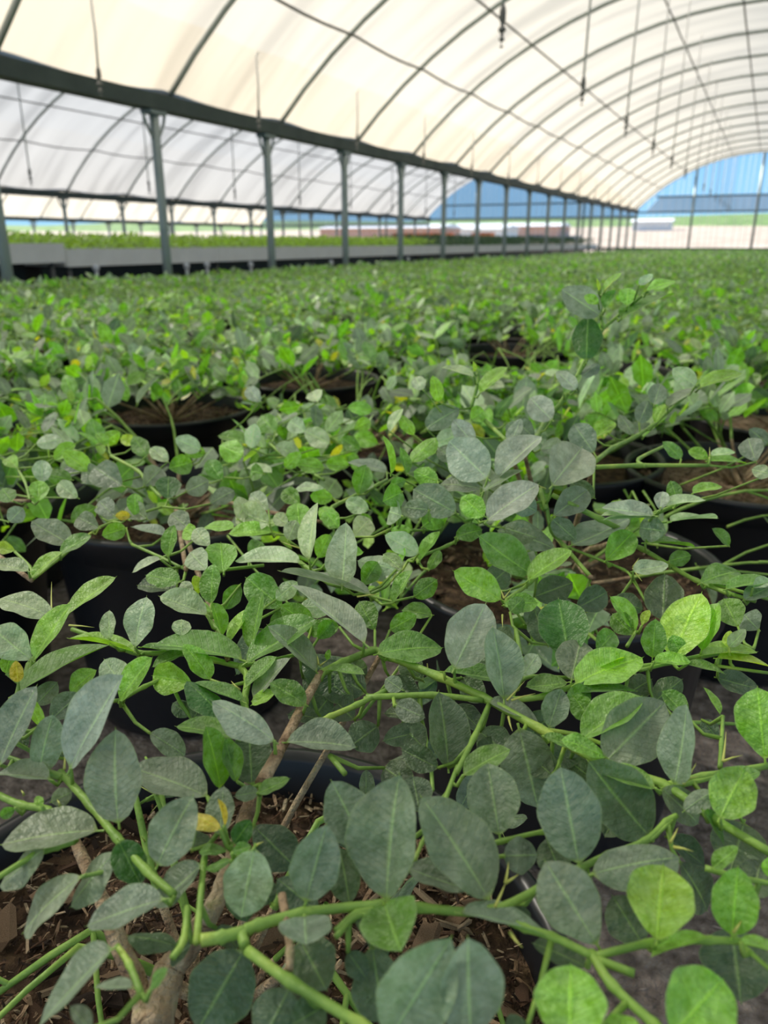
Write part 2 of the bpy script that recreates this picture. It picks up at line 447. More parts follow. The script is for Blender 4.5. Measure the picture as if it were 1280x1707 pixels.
# ------------------------------------------------------------------ sprinklers hanging on drop tubes
wm = MB().lathe([(0, .07), (.012, .065), (.018, .04), (.018, .0), (.011, -.01), (.011, -.03), (.02, -.035), (.022, -.05), (.006, -.058), (0, -.06)], 10).mesh('weight', M_grey)
nm = MB().lathe([(0, .0), (.01, 0), (.008, -.02), (.016, -.024), (.016, -.032), (.003, -.04), (.003, -.06), (.014, -.062), (0, -.07)], 10).mesh('nozzle', M_grey)
def sprinkler(x, y, z, label, group, Pf, cx, zg=1.2):
    r = obj('hanging_sprinkler', None, None, (x, y, CZ + z)); tag(r, label, 'sprinkler', group)
    top = math.sqrt(RR ** 2 - (x - cx) ** 2) - (RR - SAG) + zg + .045
    build(MB().tube([(0, 0, .05), (.01, 0, (top - z) * .5), (0, 0, top - z)], .0085, 6), 'drop_tube', M_hose, r)
    obj('weight', wm, r, (0, 0, 0)); obj('nozzle', nm, r, (0, 0, -.06))
for i in range(14):
    y = 4.48 + 2.03 * i
    l = ordn[i] if i < 5 else None
    sprinkler(-1.44, y, 1.1, ('grey sprinkler on a drop tube below the roof purlin, %s from the left' % l) if l else 'tiny far sprinkler on a drop tube, beyond the fifth of the middle line', 'sprinklers of the middle line', None, C1)
    sprinkler(-4.55, y + .3, 1.12, ('grey sprinkler hanging against the dark gutter, %s from the left' % l) if l else 'tiny far sprinkler hanging by the gutter, beyond the fifth', 'sprinklers along the gutter', None, C1)
    if i < 9:
        sprinkler(-8.0, y + .6, .75, 'pale blurred sprinkler hanging over the benches in the second bay', 'sprinklers over the benches', None, C1 - 8.9, 1.14)

# ------------------------------------------------------------------ benches of the second bay
def attr_mesh(name, V, Fq, Cc, mat, UV=None, smooth=True):
    """V (n,3); Fq (m,k) polygons of equal size; Cc per-vertex colour"""
    V = np.asarray(V, dtype=np.float32); Fq = np.asarray(Fq, dtype=np.int32)
    me = bpy.data.meshes.new(name)
    me.vertices.add(len(V)); me.vertices.foreach_set('co', V.ravel())
    m, k = Fq.shape
    me.loops.add(m * k); me.loops.foreach_set('vertex_index', Fq.ravel())
    me.polygons.add(m); me.polygons.foreach_set('loop_start', np.arange(0, m * k, k, dtype=np.int32))
    me.polygons.foreach_set('use_smooth', np.full(m, smooth))
    ca = me.color_attributes.new('Col', 'FLOAT_COLOR', 'POINT')
    c4 = np.ones((len(V), 4), dtype=np.float32); c4[:, :3] = Cc
    ca.data.foreach_set('color', c4.ravel())
    if UV is not None:
        ul = me.uv_layers.new(name='UVMap'); ul.data.foreach_set('uv', np.asarray(UV, dtype=np.float32)[Fq.ravel()].ravel())
    me.materials.append(mat); me.update(calc_edges=True); me.validate()
    return me
def rand_leaves(n, P, size, colr, updir=.6, r=rng):
    """n four-cornered leaves folded along the middle, at P (n,3)"""
    a = r.uniform(0, 2 * np.pi, n); el = r.uniform(-.3, 1.1, n)
    D = np.stack([np.cos(a) * np.cos(el), np.sin(a) * np.cos(el), np.sin(el)], 1)
    up = r.normal(0, .5, (n, 3)) + np.array([0, 0, updir])
    S = np.cross(D, up); S /= np.linalg.norm(S, axis=1, keepdims=True) + 1e-9
    L = size * r.uniform(.7, 1.2, n)[:, None]
    V = np.stack([P, P + D * L * .5 + S * L * .3, P + D * L, P + D * L * .5 - S * L * .3], 1).reshape(-1, 3)
    Fq = np.arange(4 * n).reshape(n, 4)
    UV = np.tile(np.array([[0, .5], [.5, .85], [1, .5], [.5, .15]]), (n, 1))
    C = np.repeat(colr, 4, axis=0)
    return V, Fq, C, UV
def bench(x0, x1, y0, y1, zt, zb, label, ccol, hgt, cropname, croplabel):
    r = obj('nursery_bench', None, None, ((x0 + x1) / 2, (y0 + y1) / 2, 0)); tag(r, label, 'bench')
    cx, cy = r.location.x, r.location.y
    hx = (x1 - x0) / 2; hy = (y1 - y0) / 2
    n = max(1, int(round((y1 - y0) / 2.4))); ln = (y1 - y0) / n
    for side in (-1, 1):
        for i in range(n):
            build(MB().box((side * hx, -hy + ln * (i + .5), CZ + (zt + zb) / 2), (.015, ln / 2 - .006, (zt - zb) / 2)), 'side_panel', M_white, r, False)
    build(MB().box((0, 0, CZ + zb + .05), (hx - .02, hy - .01, .012)), 'bench_top', M_grey, r, False)
    build(MB().box((hx * .45, 0, (CZ + zb) / 2), (.01, hy - .1, (CZ + zb) / 2 - .01)), 'added_shade_sheet', M_pot, r, False)  # black sheet added to stand for the shade beneath the bench
    for s in (-1, 1): build(MB().box((0, s * hy, CZ + (zt + zb) / 2), (hx, .012, (zt - zb) / 2 - .004)), 'end_panel', M_white, r, False)
    for i in range(n + 1):
        for side in (-1, 1):
            yy = -hy + .1 + (2 * hy - .2) * i / n
            build(MB().tube([(side * (hx - .08), yy, 0), (side * (hx - .08), yy, CZ + zb + .04)], .025, 8), 'leg', M_grey, r)
    nn = int((x1 - x0) * (y1 - y0) * 420)
    P = np.stack([rng.uniform(x0 + .02, x1 - .02, nn), rng.uniform(y0, y1, nn), CZ + zt - .03 + (hgt + .02) * rng.uniform(0, 1, nn) ** .6], 1)
    P[:, 2] += .015 * np.sin(P[:, 0] * 9) * np.sin(P[:, 1] * 7)
    V, Fq, C, UV = rand_leaves(nn, P, .055, np.array(ccol) * rng.uniform(.6, 1.3, (nn, 1)))
    o = obj(cropname, attr_mesh(cropname, V, Fq, C, M_fol, UV)); tag(o, croplabel, 'crop', kind='stuff')
a = ray(108, 420); yb = -6.3 / a.x * a.y
a = ray(728, 400); yc = -6.3 / a.x * a.y
bench(-8.0, -6.28, 2.2, yb - .03, -.01, -.19, 'white sided bench at far left, slightly higher than its neighbour', (.50, .72, .10), .10, 'bench_seedlings', 'low yellow-green crop on the leftmost white bench')
bench(-8.0, -6.3, yb, yc, -.065, -.235, 'long white sided bench behind the grey posts, holding yellow-green crop', (.50, .72, .10), .14, 'bench_seedlings', 'low yellow-green crop on the long white bench behind the posts')
bench(-8.0, -6.3, yc + .05, END - .6, -.075, -.235, 'far white sided bench carrying dark green plants', (.06, .12, .05), .22, 'bench_shrubs', 'dark green plants on the far white bench')
bench(-10.6, -8.9, 3, END - 1, -.10, -.27, 'second white bench row inside the left bay', (.19, .31, .05), .15, 'bench_seedlings', 'green crop on the second bench row of the left bay')
bench(-13.2, -11.5, 4, END - 1, -.13, -.30, 'third white bench row inside the left bay', (.19, .31, .05), .16, 'bench_seedlings', 'green crop on the third bench row of the left bay')
capm = MB().lathe([(0, .035), (.02, .03), (.034, .012), (.036, -.01), (.028, -.03), (0, -.036)], 12).mesh('pipe_cap', M_pvc)
caps = [(160, 446), (311, 443), (345, 441), (418, 441), (552, 437), (680, 432), (770, 431), (815, 430)]
for i, (px, py) in enumerate(caps):
    a = ray(px, py); s = -6.15 / a.x
    r = obj('drain_pipe', None, None, (-6.15, a.y * s, 0)); tag(r, 'white capped pipe stub under the long bench, %s from the left' % ordn[i], 'pipe', 'white pipe stubs under the bench')
    h = CZ + a.z * s
    build(MB().tube([(0, 0, 0), (0, 0, h)], .018, 8), 'riser', M_pvc, r); obj('pipe_cap', capm, r, (0, 0, h))

# far buildings and crates beyond the second bay
def shed(x, y, w_, d_, h_, mw, mr, label, z0=0.0):
    r = obj('shed', None, None, (x, y, z0)); tag(r, label, 'building')
    build(MB().box((0, 0, h_ / 2), (w_ / 2, d_ / 2, h_ / 2)), 'wall', mw, r, False)
    mb = MB().add([(-w_ / 2 - .2, -d_ / 2 - .2, h_), (w_ / 2 + .2, -d_ / 2 - .2, h_), (w_ / 2 + .2, d_ / 2 + .2, h_), (-w_ / 2 - .2, d_ / 2 + .2, h_), (-w_ / 2 - .2, 0, h_ + .3), (w_ / 2 + .2, 0, h_ + .3)],
                  [(0, 1, 5, 4), (2, 3, 4, 5), (0, 4, 3), (1, 2, 5), (0, 3, 2, 1)])
    build(mb, 'roof', mr, r, False)
    for k in ((-1, 0, 1) if h_ > 1.75 else ()): build(MB().box((k * w_ * .3, -d_ / 2 - .02, h_ * .5), (w_ * .07, .03, h_ * .18)), 'window', M_grey, r, False)
def far(px, Y): a = ray(px, 400); return a.x * Y / a.y
shed(far(650, 52), 52, 9, 4, 1.7, M_salmon, M_pvc, 'salmon walled shed with a white roof far beyond the second bay, leftmost')
shed(far(775, 58), 58, 7, 4, 1.7, M_white, M_pvc, 'pale shed far beyond the second bay, between two salmon ones')
shed(far(850, 66), 66, 9, 4, 2.0, M_salmon, M_pvc, 'salmon walled shed with a white roof beyond the second bay, rightmost')
shed(far(1085, 80), 80, 3.4, 2, .9, M_pvc, M_pvc, 'small white hut on the tan slope beyond the end wall', 1.7)
for i, px in enumerate((672, 700, 735, 802)):
    r = obj('crate_stack', None, None, (far(px, 40), 40, .0)); tag(r, 'orange crates beyond the open end of the second bay, %s from the left' % ordn[i], 'crates', 'far orange crates')
    for k in range(3): build(MB().box((.05 * k, 0, .25 + .42 * k), (.5, .4, .19)), 'crate', M_orange, r, False)

# ------------------------------------------------------------------ leaves
def leaf_mesh(name, seed, rows=12, cols=4, wr=.62, peak=.48, fold=.10, curl=.10, wave=.02, twist=0, mat=M_leaf, petiole=.07):
    rs = random.Random(seed)
    V = []; UVs = []; Fc = []
    ph = rs.uniform(0, 6)
    k = math.log(.5) / math.log(peak)
    for i in range(rows + 1):
        u = i / rows
        wd = wr * .5 * max(0, math.sin(math.pi * (u ** k))) ** .62
        if i == 0: wd = .012
        if i == rows: wd = .004
        wd *= 1 + .03 * math.sin(u * 17 + ph)
        tw = twist * u
        for j in range(cols + 1):
            v = -1 + 2 * j / cols
            x = u; yy = v * wd
            z = fold * abs(v) * wd * 2 * (1 - .2 * u) - curl * (u ** 2) + wave * math.sin(u * 9 + ph + (1.3 if v > 0 else 0)) * abs(v) * math.sin(math.pi * u) - .10 * wr * (v * v) * wd
            y2 = yy * math.cos(tw) - z * math.sin(tw) * 0; z2 = z + yy * math.sin(tw)
            V.append((x, y2, z2)); UVs.append((u, j / cols))
    for i in range(rows):
        for j in range(cols):
            a = i * (cols + 1) + j; Fc.append((a, a + cols + 1, a + cols + 2, a + 1))
    # mucro tip and stalk
    n0 = len(V)
    zt = V[rows * (cols + 1) + cols // 2][2]
    V += [(1.0, .006, zt), (1.0, -.006, zt), (1.045, 0, zt + .004), (1.0, 0, zt + .008)]; UVs += [(0, .5)] * 4
    Fc += [(n0, n0 + 1, n0 + 2, n0 + 2)[:3], (n0 + 1, n0 + 3, n0 + 2), (n0 + 3, n0, n0 + 2)]
    if petiole:
        n0 = len(V)
        for x_, r_ in ((-petiole, .016), (0.02, .012)):
            for q in range(4): V.append((x_, r_ * math.cos(q * math.pi / 2), r_ * math.sin(q * math.pi / 2) - .004)); UVs.append((0, .5))
        Fc += [(n0 + q, n0 + (q + 1) % 4, n0 + 4 + (q + 1) % 4, n0 + 4 + q) for q in range(4)]
    me = bpy.data.meshes.new(name); me.from_pydata(V, [], Fc)
    ul = me.uv_layers.new(name='UVMap')
    for l in me.loops: ul.data[l.index].uv = UVs[l.vertex_index]
    me.materials.append(mat); me.polygons.foreach_set('use_smooth', [True] * len(me.polygons)); me.update()
    return me
HERO = [leaf_mesh('leaf', i, 14, 6, peak=p, fold=fo, curl=c, wave=wv, twist=tw) for i, (p, fo, c, wv, tw) in enumerate([
    (.50, .22, .08, .022, 0), (.47, .14, .16, .03, .2), (.54, .30, .06, .02, -.2), (.58, .12, .20, .035, 0), (.52, .34, .12, .02, .25), (.46, .20, -.10, .03, -.2), (.5, -.10, .14, .03, .1)])]
HNARROW = [leaf_mesh('leaf', 20 + i, 14, 6, peak=.48, fold=.22, curl=c, wave=.01, twist=t) for i, (c, t) in enumerate([(.06, .2), (.12, -.2)])]
MIDL = [leaf_mesh('leaf', 40 + i, 6, 2, peak=p, fold=fo, curl=c, wave=.0, petiole=0) for i, (p, fo, c) in enumerate([(.5, .1, .08), (.55, .16, .04), (.47, .05, .13)])]

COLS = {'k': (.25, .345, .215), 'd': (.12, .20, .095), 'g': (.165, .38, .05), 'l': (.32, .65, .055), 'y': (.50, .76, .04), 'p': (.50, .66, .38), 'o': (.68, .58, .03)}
def leaf_obj(parent, base, tip, normal, width, col, meshes=HERO, bright=1.0, r=random, inv=None):
    X = (tip - base); L = X.length
    if L < 1e-5: return None
    X.normalize()
    Z = normal - X * normal.dot(X)
    if Z.length < 1e-5: Z = X.orthogonal()
    Z.normalize(); Y = Z.cross(X)
    me = meshes[r.randrange(len(meshes))]
    o = obj('leaf', me, parent)
    m = Matrix((X * L, Y * (width / .62), Z * L)).transposed().to_4x4(); m.translation = base - parent.location
    o.matrix_local = m
    c = COLS[col] if isinstance(col, str) else col
    j = r.uniform(.85, 1.18) * bright
    o.color = (min(1, c[0] * j * r.uniform(.92, 1.08)), min(1, c[1] * j), min(1, c[2] * j * r.uniform(.9, 1.1)), 1)
    return o

# ------------------------------------------------------------------ pots
POTR, POTH, RIMZ = .232, .385, .40
prof = [(0, .005), (.17, .005), (.182, .012), (.186, .03), (.214, POTH - .045), (.218, POTH - .04), (.228, POTH - .038), (.230, POTH - .006), (.234, POTH), (.232, POTH + .006), (.224, POTH + .007), (.219, POTH), (.213, POTH - .04), (.205, POTH - .09)]
pot_me = MB().lathe(prof, 48).mesh('pot', M_pot)
pot_lo = MB().lathe([prof[i] for i in (0, 3, 4, 6, 8, 10, 13)], 16).mesh('pot', M_pot)
def soil_mesh(n, rr, m, seed, z=POTH - .035):
    rs = np.random.default_rng(seed); v = [(0, 0, z + .008)]; f = []
    for i in range(1, rr + 1):
        R_ = .214 * i / rr
        for k in range(n):
            q = 2 * math.pi * k / n
            v.append((R_ * math.cos(q), R_ * math.sin(q), z + rs.uniform(-.005, .005) * (i < rr)))
    for k in range(n): f.append((0, 1 + k, 1 + (k + 1) % n))
    for i in range(rr - 1):
        for k in range(n):
            a = 1 + i * n + k; b = 1 + i * n + (k + 1) % n
            f.append((a, a + n, b + n, b))
    return MB().add(v, f).mesh('soil', m)
soil_hi = soil_mesh(40, 12, M_soil, 1); soil_pale = soil_mesh(32, 8, M_soil2, 2); soil_lo = soil_mesh(14, 2, M_soil, 3)

# ------------------------------------------------------------------ plant growth
def grow(seed, nb=9, spread=.34, high=.20, twig=.4, lsize=.044):
    """returns branches [(pts, r0, r1)], leaves [(base, dir, normal, len, age)], thorns [(p, q)]; origin = soil centre"""
    r = random.Random(seed)
    br = []; lv = []; th = []
    def leaves_at(p, t, k, age, big):
        a0 = k * math.pi / 2 + r.uniform(-.4, .4)
        A = t.orthogonal().normalized(); B = t.cross(A)
        for s in (0, math.pi):
            d = (math.cos(a0 + s) * A + math.sin(a0 + s) * B)
            d = (d * 1.0 + t * r.uniform(.15, .6) + Vector((0, 0, r.uniform(.05, .55)))).normalized()
            nrm = (Vector((0, 0, 1)) + .8 * Vector((r.uniform(-1, 1), r.uniform(-1, 1), r.uniform(-.4, 1)))).normalized()
            if r.random() < .30: nrm = (t + .3 * nrm).normalized()
            L = lsize * r.uniform(.75, 1.2) * (1 if age < .75 else 1.25 - age * .75) * big
            lv.append((p.copy(), d, nrm, L, age))
        if r.random() < .22:
            for s in (-1, 1):
                d = (t * .4 + A * math.cos(a0 + 1.4) * s + B * math.sin(a0 + 1.4) * s + Vector((0, 0, .4))).normalized()
                th.append((p.copy(), p + d * r.uniform(.010, .018)))
    def branch(p, d, L, depth, big=1.0):
        n = max(3, int(L / .028)); pts = [p.copy()]; kk = r.randrange(2)
        drift = Vector((r.uniform(-1, 1), r.uniform(-1, 1), 0)) * .12
        for i in range(n):
            age = (i + 1) / n
            lift = -.13 if p.z > high * .7 else .02
            d = (d + drift * .4 + Vector((r.uniform(-.09, .09), r.uniform(-.09, .09), lift + r.uniform(-.05, .05)))).normalized()
            if p.z + d.z * L / n > high * 1.08: d.z = -abs(d.z) * .3; d.normalize()
            p = p + d * (L / n); pts.append(p.copy())
            if depth > 0 or i > n * .22:
                leaves_at(p, d, i + kk, age if depth == 0 else .35 + .65 * age, big)
            if depth < 2 and i > n * .25 and r.random() < twig:
                sd_ = d.orthogonal().normalized(); sd_.rotate(Matrix.Rotation(r.uniform(0, 6.28), 3, d))
                dd = (d * .7 + sd_ * .7 + Vector((0, 0, .35))).normalized()
                branch(p, dd, L * r.uniform(.22, .42), depth + 1, big)
        r0 = .0040 if depth == 0 else .0018
        br.append((pts, r0, .0011, depth))
    off = r.uniform(0, 6)
    for b in range(nb):
        a = off + 2 * math.pi * b / nb + r.uniform(-.3, .3)
        el = r.uniform(.30, 1.0)
        d = Vector((math.cos(a) * math.cos(el), math.sin(a) * math.cos(el), math.sin(el)))
        branch(Vector((r.uniform(-.015, .015), r.uniform(-.015, .015), .0)), d, spread * r.uniform(.75, 1.15), 0)
    return br, lv, th
def age_col(age, r):
    q = r.random()
    if age > .86: c = (.38, .68, .06) if q < .88 else (.62, .66, .08)
    elif age > .6: c = (.24, .55, .055) if q < .5 else ((.26, .36, .22) if q < .72 else (.50, .66, .37))
    else: c = (.25, .34, .215) if q < .55 else ((.11, .19, .09) if q < .75 else (.18, .42, .06))
    f_ = r.uniform(.8, 1.2); return tuple(x * f_ for x in c)
def foliage_arrays(lv, r, quad=False):
    """leaves as one vertex/face/colour set"""
    Vs = []; Fs = []; Cs = []; Us = []; o = 0
    tmpl = [(-.03, 0, 0, 0, .5), (.25, .25, .02, .25, .95), (.25, 0, 0, .25, .5), (.25, -.25, .02, .25, .05), (.65, .27, -.01, .65, .95), (.65, 0, -.03, .65, .5), (.65, -.27, -.01, .65, .05), (1, 0, -.08, 1, .5)]
    tf = [(0, 2, 1), (0, 3, 2), (1, 2, 5, 4), (2, 3, 6, 5), (4, 5, 7), (5, 6, 7)]
    tq = [(0, 0, 0, 0, .5), (.5, .28, .02, .5, .95), (1, 0, -.05, 1, .5), (.5, -.28, .02, .5, .05)]
    for (p, d, nrm, L, age) in lv:
        X = d; Z = (nrm - X * nrm.dot(X)); 
        if Z.length < 1e-4: continue
        Z.normalize(); Y = Z.cross(X); c = age_col(age, r)
        for (x, y, z, u, v) in (tq if quad else tmpl):
            Vs.append(p + X * (x * L) + Y * (y * L * 1.05) + Z * (z * L)); Cs.append(c); Us.append((u, v))
        if quad: Fs.append((o, o + 1, o + 2, o + 3)); o += 4
        else:
            for q in tf: Fs.append(tuple(o + i for i in q))
            o += 8
    return Vs, Fs, Cs, Us
def foliage_mesh(lv, seed):
    r = random.Random(seed); Vs, Fs, Cs, Us = foliage_arrays(lv, r)
    me = bpy.data.meshes.new('foliage'); me.from_pydata(Vs, [], Fs)
    ca = me.color_attributes.new('Col', 'FLOAT_COLOR', 'POINT')
    ca.data.foreach_set('color', np.concatenate([np.array(Cs), np.ones((len(Cs), 1))], 1).astype(np.float32).ravel())
    ul = me.uv_layers.new(name='UVMap'); vi = np.empty(len(me.loops), dtype=np.int32); me.loops.foreach_get('vertex_index', vi)
    ul.data.foreach_set('uv', np.array(Us, dtype=np.float32)[vi].ravel())
    me.materials.append(M_fol); me.polygons.foreach_set('use_smooth', [True] * len(me.polygons)); me.update(); return me
def stems_mesh(br, n=5):
    g = MB(); b = MB()
    for pts, r0, r1, dep in br:
        k = len(pts); rad = [r0 + (r1 - r0) * i / (k - 1) for i in range(k)]
        if dep == 0:
            c = max(2, int(k * .35)); b.tube(pts[:c + 1], rad[:c + 1], n, False); g.tube(pts[c:], rad[c:], n, False)
        else: g.tube(pts, rad, n, False)
    return g, b

# pot positions -----------------------------------------------------
NEAR = [  # x, y, seed, n branches, soil mesh, label
    (-.25, .27, 0, 'shrub in the nearest black pot at the bottom, brown woody trunks rising from bark mulch'),
    (-.21, 1.02, 1, 'shrub with the tall upright shoot, in the pot behind the nearest one'),
    (-.89, 1.02, 2, 'shrub with pale young leaves in a black pot, left of centre behind the nearest pot'),
    (-1.31, .80, 3, 'shrub at the left edge whose black pot wall shows beside a gap to the ground'),
    (.02, 1.64, 4, 'shrub in the big black pot at the right edge with pale dry mulch showing'),
    (-1.44, 1.64, 5, 'shrub whose black rim and brown soil show through a clearing at the left'),
    (-.83, 1.58, 6, 'shrub in the mid-left mass with many bright young leaves, behind the pale-leaved one'),
    (-.36, 1.60, 7, 'shrub in the centre behind the tall upright shoot'),
    (-1.33, 2.22, 8, 'shrub whose dark pot rim shows in the centre, beyond the clearing'),
    (.10, 2.22, 9, 'shrub at the right edge in the second pot back, dark rim showing'),
    (-1.68, 1.20, 10, 'shrub at the left edge just before the clearing with the black rim'),
    (-.68, 2.15, 11, 'shrub in the middle distance left of the tall shoot'),
    (-.93, 3.2, 12, 'shrub whose dark pot rim shows behind the tip of the tall shoot'),
]
KEEP = [(0, 1430, 330, 1707), (425, 1262, 560, 1400), (1165, 1130, 1245, 1300), (140, 1130, 345, 1245), (140, 915, 330, 1130),
        (700, 880, 800, 1010), (985, 895, 1130, 985), (1120, 830, 1280, 960), (945, 735, 1280, 830), (195, 676, 372, 745), (440, 625, 630, 655), (790, 580, 930, 600), (540, 1500, 900, 1707), (1020, 1590, 1280, 1707), (1140, 700, 1280, 730)]
def blocked(p):
    x, y, d = proj(p)
    return any(a - 14 < x < c + 14 and b - 14 < y < d_ + 14 for a, b, c, d_ in KEEP)

GROUP = 'potted shrubs set out under the roof'
plants = []
thorn_me = MB().tube([(0, 0, 0), (.5, 0, .02), (1, 0, 0)], [.055, .035, .006], 5).mesh('thorn', M_thorn)
def add_thorn(par, p, q):
    o = obj('thorn', thorn_me, par); X = q - p; L = X.length
    if L < 1e-5: return
    X.normalize(); Z = X.orthogonal().normalized(); Y = Z.cross(X)
    m = Matrix((X * L, Y * .014, Z * .014)).transposed().to_4x4(); m.translation = p - par.location; o.matrix_local = m
for i, (x, y, sd_, lab) in enumerate(NEAR):
    root = obj('potted_shrub', None, None, (x, y, 0)); tag(root, lab, 'plant', GROUP)
    obj('pot', pot_me, root)
    obj('soil', (soil_pale if i in (4, 9) else soil_hi), root)
    plants.append(root)

